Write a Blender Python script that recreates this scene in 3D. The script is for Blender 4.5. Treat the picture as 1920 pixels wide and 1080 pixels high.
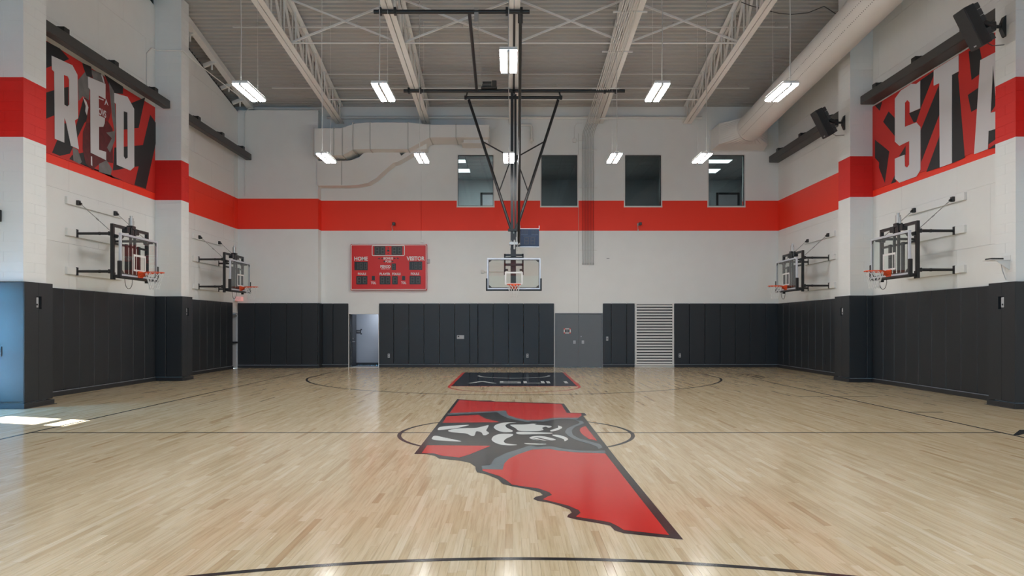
import bpy, math, random
from mathutils import Vector, Matrix
from mathutils.geometry import tessellate_polygon
random.seed(7)
PI = math.pi
C = bpy.context.scene.collection
for o in list(bpy.data.objects): bpy.data.objects.remove(o)

# ---------------------------------------------------------------- camera, sky, sun, lamps, exposure
F, YH, H, CX = 1340.0, 610.5, 1.675, 960.0          # focal length / horizon in 1920x1080 pixels, eye height
cd = bpy.data.cameras.new('camera'); cam = bpy.data.objects.new('camera', cd); C.objects.link(cam)
cam.location = (0, 0, H); cam.rotation_euler = (PI/2, 0, 0)
cd.sensor_width = 36; cd.lens = F*36/1920; cd.shift_y = (YH-540)/1920
cd.clip_start = .05; cd.clip_end = 300
S = bpy.context.scene; S.camera = cam
S.view_settings.view_transform = 'Standard'; S.view_settings.look = 'None'
S.view_settings.gamma = 1; S.view_settings.use_curve_mapping = False
S.view_settings.exposure = 0.0
S.cycles.use_denoising = True
S.cycles.max_bounces = 8; S.cycles.diffuse_bounces = 5; S.cycles.glossy_bounces = 4; S.cycles.transparent_max_bounces = 12
S.cycles.sample_clamp_indirect = 4; S.cycles.caustics_reflective = False; S.cycles.caustics_refractive = False; S.cycles.blur_glossy = 1.0
UP = .22; LAMP = 74.0                                            # share of the added uplight; radiance of the LED strips
SKY = 40.0; SUN = 75.0
w = bpy.data.worlds.new('world'); S.world = w; w.use_nodes = True
wn = w.node_tree; bg = wn.nodes['Background']
# clear blue sky: paler at the horizon, deeper overhead
tc = wn.nodes.new('ShaderNodeTexCoord'); sxyz = wn.nodes.new('ShaderNodeSeparateXYZ'); ramp = wn.nodes.new('ShaderNodeValToRGB')
wn.links.new(tc.outputs['Generated'], sxyz.inputs[0]); wn.links.new(sxyz.outputs['Z'], ramp.inputs[0]); wn.links.new(ramp.outputs[0], bg.inputs['Color'])
ramp.color_ramp.elements[0].color = (.15,.59,1,1); ramp.color_ramp.elements[1].color = (.12,.38,.95,1)
bg.inputs['Strength'].default_value = SKY
ld = bpy.data.lights.new('sun', 'SUN'); ld.energy = SUN; ld.angle = math.radians(.6); ld.color = (1, 1, 1)
sun = bpy.data.objects.new('sun', ld); C.objects.link(sun)
el = math.radians(34)
sd = Vector((.95*math.cos(el), -.31*math.cos(el), -math.sin(el)))
sun.rotation_euler = sd.to_track_quat('-Z', 'Y').to_euler()
# pendant lights of the rows behind and beside the camera, outside the picture
for yy in (9.9, 3.5, -2.9):
    for xx in (-5.9, -2.9, 0.1, 3.2, 6.1):
        a = bpy.data.lights.new('pendant_lamp', 'AREA'); a.shape = 'RECTANGLE'; a.size = .24; a.size_y = 1.15
        a.energy = LAMP*PI*.24*1.15*.92; a.color = (.98, .99, .985)
        ao = bpy.data.objects.new('pendant_lamp', a); C.objects.link(ao); ao.location = (xx, yy, 6.98)

for (px_, py_, pz_, sx_, sy_, rot) in ((-11.2, 13.41, 1.35, 2.6, .9, (0, -PI/2, 0)), (-5.0, -6.75, 4.1, 2.0, 2.2, (PI/2, 0, 0)), (5.0, -6.75, 4.1, 2.0, 2.2, (PI/2, 0, 0))):
    a = bpy.data.lights.new('portal', 'AREA'); a.shape = 'RECTANGLE'; a.size = sx_; a.size_y = sy_; a.cycles.is_portal = True
    ao = bpy.data.objects.new('portal', a); C.objects.link(ao); ao.location = (px_, py_, pz_); ao.rotation_euler = rot

# ---------------------------------------------------------------- helpers
def bk(u, v, Y): return ((u-CX)*Y/F, H+(YH-v)*Y/F)             # pixel -> (X, Z) on a plane of constant depth
def sw(u, v, X):
    Y = F*X/(u-CX); return (Y, H+(YH-v)*Y/F)                    # pixel -> (Y, Z) on a side wall
def fl(u, v):
    Y = F*H/(v-YH); return ((u-CX)*Y/F, Y)                      # pixel -> (X, Y) on the floor

class MB:
    def __init__(s): s.v = []; s.f = []; s.m = []; s.sm = []
    def add(s, vs, fs, m=0, smooth=False):
        n = len(s.v); s.v += [tuple(p) for p in vs]
        for f in fs: s.f.append(tuple(i+n for i in f)); s.m.append(m); s.sm.append(smooth)
        return s
    def box(s, x0, y0, z0, x1, y1, z1, m=0):
        x0, x1 = sorted((x0, x1)); y0, y1 = sorted((y0, y1)); z0, z1 = sorted((z0, z1))
        return s.add([(x0,y0,z0),(x1,y0,z0),(x1,y1,z0),(x0,y1,z0),(x0,y0,z1),(x1,y0,z1),(x1,y1,z1),(x0,y1,z1)],
            [(0,3,2,1),(4,5,6,7),(0,1,5,4),(1,2,6,5),(2,3,7,6),(3,0,4,7)], m)
    def cbox(s, x0, y0, z0, x1, y1, z1, c=.01, m=0, M=None):       # box with chamfered edges
        x0, x1 = sorted((x0, x1)); y0, y1 = sorted((y0, y1)); z0, z1 = sorted((z0, z1))
        lo = (x0,y0,z0); hi = (x1,y1,z1); vs = []; idx = {}
        for sx in (0,1):
            for sy in (0,1):
                for sz in (0,1):
                    sg = (sx,sy,sz)
                    for ax in range(3):
                        p = [0,0,0]
                        for k in range(3):
                            b = (lo,hi)[sg[k]][k]
                            p[k] = b if k == ax else b + (c if sg[k] == 0 else -c)
                        idx[(sg,ax)] = len(vs); vs.append(Vector(p))
        fs = []
        for ax in range(3):
            a, b = (ax+1)%3, (ax+2)%3
            for sd_ in (0,1):
                q = []
                for (i,j) in ((0,0),(1,0),(1,1),(0,1)):
                    sg = [0,0,0]; sg[ax] = sd_; sg[a] = i; sg[b] = j; q.append(idx[(tuple(sg),ax)])
                fs.append(q if sd_ else q[::-1])
        for ax in range(3):
            a, b = (ax+1)%3, (ax+2)%3
            for i in (0,1):
                for j in (0,1):
                    s0 = [0,0,0]; s1 = [0,0,0]; s0[a] = s1[a] = i; s0[b] = s1[b] = j; s1[ax] = 1
                    s0 = tuple(s0); s1 = tuple(s1)
                    q = [idx[(s0,a)], idx[(s0,b)], idx[(s1,b)], idx[(s1,a)]]
                    fs.append(q[::-1] if i == j else q)
        for sg in [(x,y,z) for x in (0,1) for y in (0,1) for z in (0,1)]:
            q = [idx[(sg,0)], idx[(sg,1)], idx[(sg,2)]]
            fs.append(q if sum(sg)%2 else q[::-1])
        if M: vs = [M @ p for p in vs]
        return s.add(vs, fs, m)
    def obox(s, M, hx, hy, hz, m=0):
        vs = [M @ Vector((x*hx,y*hy,z*hz)) for z in (-1,1) for (x,y) in ((-1,-1),(1,-1),(1,1),(-1,1))]
        return s.add(vs, [(0,3,2,1),(4,5,6,7),(0,1,5,4),(1,2,6,5),(2,3,7,6),(3,0,4,7)], m)
    def bar(s, p, q, wx, wz=None, m=0, up=(0,0,1)):               # rectangular bar from p to q
        p = Vector(p); q = Vector(q); d = q-p; L = d.length; d.normalize(); wz = wz or wx
        up = Vector(up)
        if abs(d.dot(up)) > .98: up = Vector((0,1,0))
        x = d.cross(up).normalized(); z = x.cross(d)
        M = Matrix((x,d,z)).transposed().to_4x4(); M.translation = (p+q)/2
        return s.obox(M, wx/2, L/2, wz/2, m)
    def tube(s, pts, r, n=8, m=0, closed=False, cap=True):
        pts = [Vector(p) for p in pts]; k = len(pts); rings = []
        prev = None
        for i in range(k):
            a = pts[i-1] if (i or closed) else pts[i]; b = pts[(i+1)%k] if (i < k-1 or closed) else pts[i]
            d = (b-a).normalized()
            if prev is None:
                t = Vector((0,0,1)) if abs(d.z) < .9 else Vector((1,0,0)); x = d.cross(t).normalized()
            else: x = (prev - d*prev.dot(d)).normalized()
            prev = x; y = d.cross(x)
            rr = r[i] if isinstance(r, (list,tuple)) else r
            rings.append([pts[i]+x*math.cos(2*PI*j/n)*rr+y*math.sin(2*PI*j/n)*rr for j in range(n)])
        vs = [p for rg in rings for p in rg]; fs = []
        for i in range(k if closed else k-1):
            for j in range(n):
                a = i*n; b = ((i+1)%k)*n
                fs.append((a+j, b+j, b+(j+1)%n, a+(j+1)%n))
        s.add(vs, fs, m, True)
        if cap and not closed:
            s.add(rings[0], [tuple(range(n))], m); s.add(rings[-1], [tuple(range(n))[::-1]], m)
        return s
    def prism(s, loops, to3, depth, m=0):                          # polygon (with holes) extruded; to3(a, b, d) -> xyz
        if not isinstance(loops[0][0], (tuple, list, Vector)): loops = [loops]
        flat = [p for L in loops for p in L]
        tris = tessellate_polygon([[Vector((p[0],p[1],0)) for p in L] for L in loops])
        n = len(flat)
        s.add([to3(p[0],p[1],0) for p in flat], tris, m)
        if depth:
            s.add([to3(p[0],p[1],depth) for p in flat], [t[::-1] for t in tris], m)
            for L in loops:
                k = len(L)
                s.add([to3(p[0],p[1],0) for p in L]+[to3(p[0],p[1],depth) for p in L],
                      [(i,(i+1)%k,(i+1)%k+k,i+k) for i in range(k)], m)
        return s
    def mesh(s, name, mats, fix=True):
        me = bpy.data.meshes.new(name); me.from_pydata(s.v, [], s.f)
        for m in (mats if isinstance(mats, (list,tuple)) else [mats]): me.materials.append(m)
        me.polygons.foreach_set('material_index', s.m); me.polygons.foreach_set('use_smooth', s.sm)
        me.validate()
        if fix:
            import bmesh
            b = bmesh.new(); b.from_mesh(me); bmesh.ops.recalc_face_normals(b, faces=b.faces); b.to_mesh(me); b.free()
        me.update(); return me
    def build(s, name, mats, parent=None, loc=None, fix=True):
        return put(name, s.mesh(name, mats, fix), parent, loc)
def put(name, me, parent=None, loc=None, rot=None):
    o = bpy.data.objects.new(name, me); C.objects.link(o)
    if parent: o.parent = parent
    if loc: o.location = loc
    if rot: o.rotation_euler = rot
    return o
def tag(o, label=None, cat=None, group=None, kind=None):
    if label: o['label'] = label
    if cat: o['category'] = cat
    if group: o['group'] = group
    if kind: o['kind'] = kind
    return o
def thing(name, label, cat, loc=(0,0,0), rz=0, group=None):
    o = put(name, None, None, loc, (0,0,rz)); o.empty_display_size = .1
    return tag(o, label, cat, group)
def copy_tree(o, parent=None):
    c = o.copy(); C.objects.link(c)
    if parent: c.parent = parent
    for ch in [x for x in bpy.data.objects if x.parent == o]: copy_tree(ch, c)
    return c
def struct(o): o['kind'] = 'structure'; return o

# ---------------------------------------------------------------- materials
def srgb(r, g, b):
    f = lambda c: (c/255/12.92 if c/255 <= .04045 else ((c/255+.055)/1.055)**2.4)
    return (f(r), f(g), f(b), 1)
def mat(name, col, rough=.5, metal=0, noise=0, nscale=30, bump=0, bscale=60, spec=.5, coat=0, coatr=.1):
    m = bpy.data.materials.new(name); m.use_nodes = True; nt = m.node_tree; p = nt.nodes['Principled BSDF']
    p.inputs['Base Color'].default_value = col; p.inputs['Roughness'].default_value = rough
    p.inputs['Metallic'].default_value = metal; p.inputs['Specular IOR Level'].default_value = spec
    p.inputs['Coat Weight'].default_value = coat; p.inputs['Coat Roughness'].default_value = coatr
    g = None
    if noise or bump: g = nt.nodes.new('ShaderNodeNewGeometry')
    if noise:
        n = nt.nodes.new('ShaderNodeTexNoise'); n.inputs['Scale'].default_value = nscale; n.inputs['Detail'].default_value = 4
        nt.links.new(g.outputs['Position'], n.inputs['Vector'])
        mx = nt.nodes.new('ShaderNodeMix'); mx.data_type = 'RGBA'
        mx.inputs['A'].default_value = tuple(c*(1-noise) for c in col[:3])+(1,); mx.inputs['B'].default_value = tuple(min(1,c*(1+noise)) for c in col[:3])+(1,)
        nt.links.new(n.outputs['Fac'], mx.inputs['Factor']); nt.links.new(mx.outputs['Result'], p.inputs['Base Color'])
    if bump:
        n2 = nt.nodes.new('ShaderNodeTexNoise'); n2.inputs['Scale'].default_value = bscale; n2.inputs['Detail'].default_value = 3
        nt.links.new(g.outputs['Position'], n2.inputs['Vector'])
        b = nt.nodes.new('ShaderNodeBump'); b.inputs['Strength'].default_value = bump; b.inputs['Distance'].default_value = .01
        nt.links.new(n2.outputs['Fac'], b.inputs['Height']); nt.links.new(b.outputs['Normal'], p.inputs['Normal'])
    return m
WHITE = (.81, .815, .80, 1); RED = (.93, .047, .021, 1)
STRIPE0, STRIPE1 = 5.49, 6.70
def wall_paint(name, bump=.12, bscale=120, white=WHITE, red=RED):                        # white paint with the painted red band
    m = mat(name, white, .55, noise=.03, nscale=2.2, bump=bump, bscale=bscale, spec=.35); nt = m.node_tree; p = nt.nodes['Principled BSDF']
    src = p.inputs['Base Color'].links[0].from_socket
    g = nt.nodes.new('ShaderNodeNewGeometry'); sx = nt.nodes.new('ShaderNodeSeparateXYZ'); nt.links.new(g.outputs['Position'], sx.inputs[0])
    a = nt.nodes.new('ShaderNodeMath'); a.operation = 'GREATER_THAN'; a.inputs[1].default_value = STRIPE0
    b = nt.nodes.new('ShaderNodeMath'); b.operation = 'LESS_THAN'; b.inputs[1].default_value = STRIPE1
    c = nt.nodes.new('ShaderNodeMath'); c.operation = 'MULTIPLY'
    nt.links.new(sx.outputs['Z'], a.inputs[0]); nt.links.new(sx.outputs['Z'], b.inputs[0])
    nt.links.new(a.outputs[0], c.inputs[0]); nt.links.new(b.outputs[0], c.inputs[1])
    mx = nt.nodes.new('ShaderNodeMix'); mx.data_type = 'RGBA'; mx.inputs['B'].default_value = red
    nt.links.new(c.outputs[0], mx.inputs['Factor']); nt.links.new(src, mx.inputs['A']); nt.links.new(mx.outputs['Result'], p.inputs['Base Color'])
    return m
M_wall = wall_paint('wall_paint'); M_block = wall_paint('block_paint', .25, 160, WHITE, (.70,.020,.014,1))  # block red deepened for the bluish daylight on it; otherwise the same paint
M_cond = wall_paint('shaded_conduit_paint', 0, 10, (.45,.45,.44,1), (.48,.016,.01,1))  # wall paint darkened so the conduits carry their shading in the colour
M_joint = mat('joint', (.42,.41,.39,1), .8)
M_ceil = mat('ceiling_paint', (.46,.445,.42,1), .6, noise=.04, nscale=3)
M_steelw = mat('white_steel', (.78,.765,.735,1), .5, noise=.03, nscale=5)
M_duct = mat('duct_paint', (.76,.745,.72,1), .5, noise=.03, nscale=2, bump=.05, bscale=20)
M_flange = mat('flange_steel', (.50,.49,.47,1), .5)
M_white = mat('white_enamel', (.75,.74,.72,1), .4)
M_silver = mat('aluminium', (.62,.64,.70,1), .38, .25)
M_galv = mat('galvanised', (.45,.45,.44,1), .4, .7, noise=.1)
M_black = mat('black_steel', (.016,.016,.017,1), .38, .0)
M_dark = mat('dark_grey_steel', (.055,.053,.052,1), .5, noise=.06, nscale=8)
M_spk = mat('black_plastic', (.02,.02,.021,1), .55, bump=.25, bscale=500)
M_spkg = mat('speaker_grey', (.05,.05,.052,1), .6)
M_pad = mat('pad_vinyl', (.021,.024,.028,1), .42, noise=.05, nscale=9, bump=.2, bscale=6, spec=.45)
M_base = mat('rubber_base', (.022,.023,.026,1), .45)
M_orange = mat('orange_paint', (.80,.085,.012,1), .38)
M_net = mat('net_cord', (.78,.78,.76,1), .8)
M_redp = mat('red_paint', (.66,.018,.016,1), .4)
M_bred = mat('banner_red', (.58,.020,.014,1), .6)
M_bblk = mat('banner_black', (.017,.016,.018,1), .6)
M_bwht = mat('banner_white', (.68,.67,.70,1), .6)
M_skin = mat('print_grey', (.17,.165,.165,1), .6, noise=.5, nscale=4)
M_jers = mat('print_darkred', (.22,.010,.010,1), .6, noise=.5, nscale=5)
M_short = mat('print_deepred', (.11,.008,.010,1), .6, noise=.6, nscale=6)
M_seg = mat('unlit_segment', (.10,.10,.095,1), .6)
M_win = mat('display_black', (.022,.024,.026,1), .35)
M_navy = mat('navy_panel', (.018,.032,.075,1), .4)
M_navyl = mat('navy_line', (.12,.16,.24,1), .5)
M_greyd = mat('grey_door_paint', (.135,.15,.165,1), .45, noise=.04, nscale=4)
M_lgrey = mat('light_grey', (.45,.46,.48,1), .5)
M_corr = mat('corridor_paint', (.34,.37,.43,1), .6)
M_dk = mat('dark_trim', (.02,.022,.027,1), .5)
M_plate = mat('wall_plate', (.42,.43,.45,1), .4)
M_exit = mat('exit_red', (.8,.06,.04,1), .4)
M_wood = mat('stringer_paint', WHITE, .5)
M_zinc = mat('zinc', (.5,.5,.5,1), .35, .8)
M_room = mat('room_paint', (.42,.47,.48,1), .6)
M_roomd = mat('room_dark', (.40,.42,.43,1), .6)
M_tile = mat('ceiling_tile', (.40,.42,.42,1), .8, noise=.1, nscale=30)
M_fl2 = mat('carpet', (.1,.1,.11,1), .9)
M_ground = mat('concrete', (.40,.39,.37,1), .8, noise=.15, nscale=2)
def emit(name, col, s):
    m = bpy.data.materials.new(name); m.use_nodes = True; nt = m.node_tree
    p = nt.nodes['Principled BSDF']; p.inputs['Base Color'].default_value = (.8,.8,.8,1)
    p.inputs['Emission Color'].default_value = col; p.inputs['Emission Strength'].default_value = s
    m.cycles.emission_sampling = 'FRONT'
    return m
M_led = emit('led_strip', (.98,.99,.985,1), LAMP)
M_up = emit('added_uplight', (.98,.99,.985,1), LAMP*UP)
M_trof = emit('office_light', (.92,1,1,1), 3.0)
M_exl = emit('exit_glow', (1,.08,.05,1), .35)
def glass(name, tint, refl=1.0):
    m = bpy.data.materials.new(name); m.use_nodes = True; nt = m.node_tree
    for n in list(nt.nodes):
        if n.type != 'OUTPUT_MATERIAL': nt.nodes.remove(n)
    out = [n for n in nt.nodes if n.type == 'OUTPUT_MATERIAL'][0]
    t = nt.nodes.new('ShaderNodeBsdfTransparent'); t.inputs[0].default_value = tint
    g = nt.nodes.new('ShaderNodeBsdfGlossy'); g.inputs['Roughness'].default_value = .02
    f = nt.nodes.new('ShaderNodeFresnel'); f.inputs['IOR'].default_value = 1.5
    mm = nt.nodes.new('ShaderNodeMath'); mm.operation = 'MULTIPLY'; mm.inputs[1].default_value = refl
    ge = nt.nodes.new('ShaderNodeNewGeometry'); iv = nt.nodes.new('ShaderNodeMath'); iv.operation = 'SUBTRACT'; iv.inputs[0].default_value = 1; nt.links.new(ge.outputs['Backfacing'], iv.inputs[1]); m2 = nt.nodes.new('ShaderNodeMath'); m2.operation = 'MULTIPLY'; nt.links.new(mm.outputs[0], m2.inputs[0]); nt.links.new(iv.outputs[0], m2.inputs[1])
    x = nt.nodes.new('ShaderNodeMixShader'); nt.links.new(f.outputs[0], mm.inputs[0]); nt.links.new(m2.outputs[0], x.inputs[0])
    nt.links.new(t.outputs[0], x.inputs[1]); nt.links.new(g.outputs[0], x.inputs[2]); nt.links.new(x.outputs[0], out.inputs[0])
    return m
M_glass = glass('window_glass', (.62,.66,.66,1)); M_bglass = glass('backboard_glass', (.94,.97,.955,1), 1.7); M_dglass = glass('door_glass', (.95,.97,.97,1))

def floor_mat(name, paint=None):
    m = bpy.data.materials.new(name); m.use_nodes = True; nt = m.node_tree; p = nt.nodes['Principled BSDF']; N = nt.nodes.new; L = nt.links.new
    g = N('ShaderNodeNewGeometry'); at = N('ShaderNodeAttribute'); at.attribute_name = 'tone'
    if paint is None:
        r = N('ShaderNodeValToRGB'); e = r.color_ramp.elements
        cols = [(0,(.52,.37,.21,1)),(.08,(.61,.475,.29,1)),(.45,(.665,.53,.34,1)),(.75,(.695,.565,.375,1)),(1,(.74,.62,.435,1))]
        e[0].position, e[0].color = cols[0]; e[1].position, e[1].color = cols[-1]
        for ps, cc in cols[1:-1]:
            q = e.new(ps); q.color = cc
        L(at.outputs['Fac'], r.inputs[0])
        mp = N('ShaderNodeMapping'); mp.inputs['Scale'].default_value = (42, 1.6, 1); L(g.outputs['Position'], mp.inputs[0])
        cb = N('ShaderNodeCombineXYZ'); mu = N('ShaderNodeMath'); mu.operation = 'MULTIPLY'; mu.inputs[1].default_value = 37; L(at.outputs['Fac'], mu.inputs[0]); L(mu.outputs[0], cb.inputs[2])
        va = N('ShaderNodeVectorMath'); L(mp.outputs[0], va.inputs[0]); L(cb.outputs[0], va.inputs[1])
        n = N('ShaderNodeTexNoise'); n.inputs['Scale'].default_value = 1; n.inputs['Detail'].default_value = 5; n.inputs['Roughness'].default_value = .6; L(va.outputs[0], n.inputs['Vector'])
        gr = N('ShaderNodeValToRGB'); gr.color_ramp.elements[0].position = .3; gr.color_ramp.elements[0].color = (.70,.62,.52,1); gr.color_ramp.elements[1].position = .56; gr.color_ramp.elements[1].color = (1.03,1.02,1,1)
        L(n.outputs['Fac'], gr.inputs[0])
        mx = N('ShaderNodeMix'); mx.data_type = 'RGBA'; mx.blend_type = 'MULTIPLY'; mx.inputs['Factor'].default_value = .62; L(r.outputs[0], mx.inputs['A']); L(gr.outputs[0], mx.inputs['B'])
        L(mx.outputs['Result'], p.inputs['Base Color'])
    else: p.inputs['Base Color'].default_value = paint
    n2 = N('ShaderNodeTexNoise'); n2.inputs['Scale'].default_value = 1; n2.inputs['Detail'].default_value = 2
    mp2 = N('ShaderNodeMapping'); mp2.inputs['Scale'].default_value = (9, 1.2, 1); L(g.outputs['Position'], mp2.inputs[0]); L(mp2.outputs[0], n2.inputs['Vector'])
    b = N('ShaderNodeBump'); b.inputs['Strength'].default_value = .02; b.inputs['Distance'].default_value = .01; L(n2.outputs['Fac'], b.inputs['Height']); L(b.outputs[0], p.inputs['Normal'])
    p.inputs['Roughness'].default_value = .135; p.inputs['Specular IOR Level'].default_value = .32
    return m
M_floor = floor_mat('maple'); M_sub = mat('floor_joint', (.26,.17,.09,1), .6)
M_pblk = floor_mat('floor_black', (.018,.018,.02,1)); M_pred = floor_mat('floor_red', (.62,.022,.016,1)); M_pgry = floor_mat('floor_grey', (.13,.165,.185,1))
M_pwht = floor_mat('floor_white', (.74,.76,.73,1)); M_pnav = floor_mat('floor_charcoal', (.017,.019,.026,1)); M_plred = floor_mat('lane_red', (.80,.05,.03,1))

# ---------------------------------------------------------------- room dimensions
YB = 28.75; XL = -10.85; XR = 10.71; YF = -6.4; RIDGE = 11.2
deck = lambda y: 10.46 + .19*(YB - max(y, 2*RIDGE-y))
chord = lambda y: 9.71 + .0757*(YB - max(y, 2*RIDGE-y))
XC, YBASE = .062, 25.5; HALF = 14.33

# ---------------------------------------------------------------- floor
floor = struct(MB().box(XL-.3, YF, -.2, XR+.3, YB+.02, -.012).build('floor', M_sub))
PW = .0635
near = []; field = MB(); ftone = []
def plank_tone():
    t = random.random(); return t*.07 if random.random() < .035 else .08+.92*min(1, max(0, random.gauss(.5, .25)))
ncol = int((XR-XL)/PW)+1
for c in range(ncol):
    x0 = XL + c*PW; x1 = min(x0+PW, XR); y = YF - random.random()*1.0
    while y < YB:
        L_ = random.uniform(.35, 1.35); y0 = max(y, YF); y1 = min(y+L_, YB); y += L_
        if y1-y0 < .03: continue
        t = plank_tone(); cxp, cyp = (x0+x1)/2, (y0+y1)/2
        if y1 > 3.4 and abs(cxp) < .74*max(cyp, y1-.1)+.1 and cyp < 7: near.append((cyp, x0, y0, x1, y1, t))
        else:
            j = [random.uniform(-.00007,.00007) for _ in range(4)]; g = .0004
            field.add([(x0+g,y0+g,j[0]),(x1-g,y0+g,j[1]),(x1-g,y1-g,j[2]),(x0+g,y1-g,j[3])], [(0,1,2,3)]); ftone.append(t)
near.sort()
for (cyp, x0, y0, x1, y1, t) in near[300:]:
    j = [random.uniform(-.00007,.00007) for _ in range(4)]; g = .0004
    field.add([(x0+g,y0+g,j[0]),(x1-g,y0+g,j[1]),(x1-g,y1-g,j[2]),(x0+g,y1-g,j[3])], [(0,1,2,3)]); ftone.append(t)
def set_tone(me, tones):
    a = me.attributes.new('tone', 'FLOAT', 'FACE'); a.data.foreach_set('value', tones)
pf = field.build('plank_field', M_floor, floor, fix=False); set_tone(pf.data, ftone); pf['kind'] = 'stuff'
for (cyp, x0, y0, x1, y1, t) in near[:300]:
    g = .0004; h = .0008; j = [random.uniform(-.00007,.00007) for _ in range(4)]
    ox, oy = (x0+x1)/2, (y0+y1)/2
    P4 = [(x0+g,y0+g),(x1-g,y0+g),(x1-g,y1-g),(x0+g,y1-g)]; I4 = [(x0+g+h,y0+g+h),(x1-g-h,y0+g+h),(x1-g-h,y1-g-h),(x0+g+h,y1-g-h)]
    mb = MB().add([(a-ox,b-oy,-.010) for a, b in P4]+[(a-ox,b-oy,-.0005) for a, b in P4]+[(a-ox,b-oy,j[k]) for k, (a,b) in enumerate(I4)],
        [(8,9,10,11)]+[(i,(i+1)%4,4+(i+1)%4,4+i) for i in range(4)]+[(4+i,4+(i+1)%4,8+(i+1)%4,8+i) for i in range(4)])
    o = mb.build('plank', M_floor, floor, (ox,oy,0), fix=False); set_tone(o.data, [t]*9)

fz = lambda z: (lambda a, b, d: (a, b, z-d))
def strip(name, x0, y0, x1, y1, z, m, label=None):
    o = MB().prism([(x0,y0),(x1,y0),(x1,y1),(x0,y1)], fz(z), .0008).build(name, m, floor)
    if label: o['label'] = label
    return o
def arc(name, cx, cy, r, w_, a0, a1, z, m, n=96, ext=None, label=None):
    outer = [(cx+(r)*math.cos(a0+(a1-a0)*i/n), cy+r*math.sin(a0+(a1-a0)*i/n)) for i in range(n+1)]
    inner = [(cx+(r-w_)*math.cos(a0+(a1-a0)*i/n), cy+(r-w_)*math.sin(a0+(a1-a0)*i/n)) for i in range(n+1)]
    if ext is not None:
        outer = [(outer[0][0], ext)]+outer+[(outer[-1][0], ext)]; inner = [(inner[0][0], ext)]+inner+[(inner[-1][0], ext)]
    mb = MB(); k = len(outer)
    mb.add([(a,b,z) for a, b in outer]+[(a,b,z) for a, b in inner], [(i,i+1,k+i+1,k+i) for i in range(k-1)])
    o = mb.build(name, m, floor)
    if label: o['label'] = label
    return o
ycen = YBASE-HALF
strip('boundary_line', XC-7.62, YBASE-28.66, XC-7.57, YBASE, .0012, M_pblk, 'thin black side boundary line on the left of the court')
strip('boundary_line', XC+7.57, YBASE-28.66, XC+7.62, YBASE, .0012, M_pblk, 'thin black side boundary line on the right of the court')
strip('boundary_line', XC-7.62, YBASE, XC+7.62, YBASE+.018, .0012, M_sub, 'thin end line below the back wall')
strip('center_line', XC-7.62, ycen-.025, XC+7.62, ycen+.025, .0013, M_pblk, 'thin black half court line')
arc('center_circle', XC, ycen-.02, 1.83, .06, 0, 2*PI, .0014, M_pblk, 128, label='black circle ring at the middle of the court')
rimY = YBASE-1.575; r3 = 6.70; a3 = math.asin(1.2/r3)
th = math.acos(6.6/r3)
arc('three_point_line', XC, rimY, r3, .07, PI+th, 2*PI-th, .0014, M_pblk, 96, ext=YBASE, label='black three point arc around the far painted lane')
arc('three_point_line', XC, YBASE-2*HALF+1.575, 6.75, .06, th, PI-th, .0014, M_pblk, 128, label='black three point arc along the bottom edge of the picture')
# the painted lane
yft = YBASE-5.79
strip('lane_paint', XC-1.77, yft+.05, XC+1.77, YBASE, .0016, M_pnav, 'charcoal painted lane under the hanging hoop')
strip('lane_border', XC-1.83, yft, XC-1.74, YBASE, .0018, M_plred, 'red lane edge, left side')
strip('lane_border', XC+1.74, yft, XC+1.83, YBASE, .0018, M_plred, 'red lane edge, right side')
strip('lane_border', XC-1.74, yft, XC+1.74, yft+.07, .0018, M_plred, 'red free throw line')
arc('free_throw_arc', XC, yft, 1.83, .07, PI, 2*PI, .0017, M_plred, 64, label='thin red half circle before the lane')
for sx in (-1, 1):
    strip('lane_mark', XC+sx*1.83, YBASE-2.12, XC+sx*2.35, YBASE-2.06, .0016, M_plred)
arc('restricted_arc', XC, rimY, 1.22, .09, PI, 2*PI, .0022, M_pwht, 48, label='white arc below the hoop')
# wide block lettering A S U N across the lane
lane = MB(); zt = fz(.0024)
def lp(*pts): lane.prism([fl(*p) for p in pts], zt, 0)
def lrect(x0, y0, x1, y1): lane.prism([(x0,y0),(x1,y0),(x1,y1),(x0,y1)], zt, 0)
ya, yb_ = 20.72, 21.52; lw = .10
x = -1.30
lane.prism([(x,ya),(x+.35,yb_),(x+.45,yb_),(x+.86,ya),(x+.72,ya),(x+.41,yb_-.22),(x+.14,ya)], zt, 0)
x = -.36
lrect(x, yb_-.13, x+.62, yb_); lrect(x, ya, x+.62, ya+.13); lrect(x, ya+.285, x+.62, ya+.415)
lrect(x, ya+.415, x+lw, yb_-.13); lrect(x+.62-lw, ya+.13, x+.62, ya+.285)
x = .34
lrect(x, ya, x+lw, yb_); lrect(x+.52, ya, x+.62, yb_); lrect(x+lw, ya, x+.52, ya+.13)
x = 1.02
lrect(x, ya, x+lw, yb_); lrect(x+.52, ya, x+.62, yb_); lane.prism([(x+lw,yb_),(x+.52,ya),(x+.52,ya+.22),(x+lw,yb_-.22)][::-1], zt, 0)
lane.build('lane_lettering', M_pwht, floor)['label'] = 'white letters A S U N across the lane'
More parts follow.
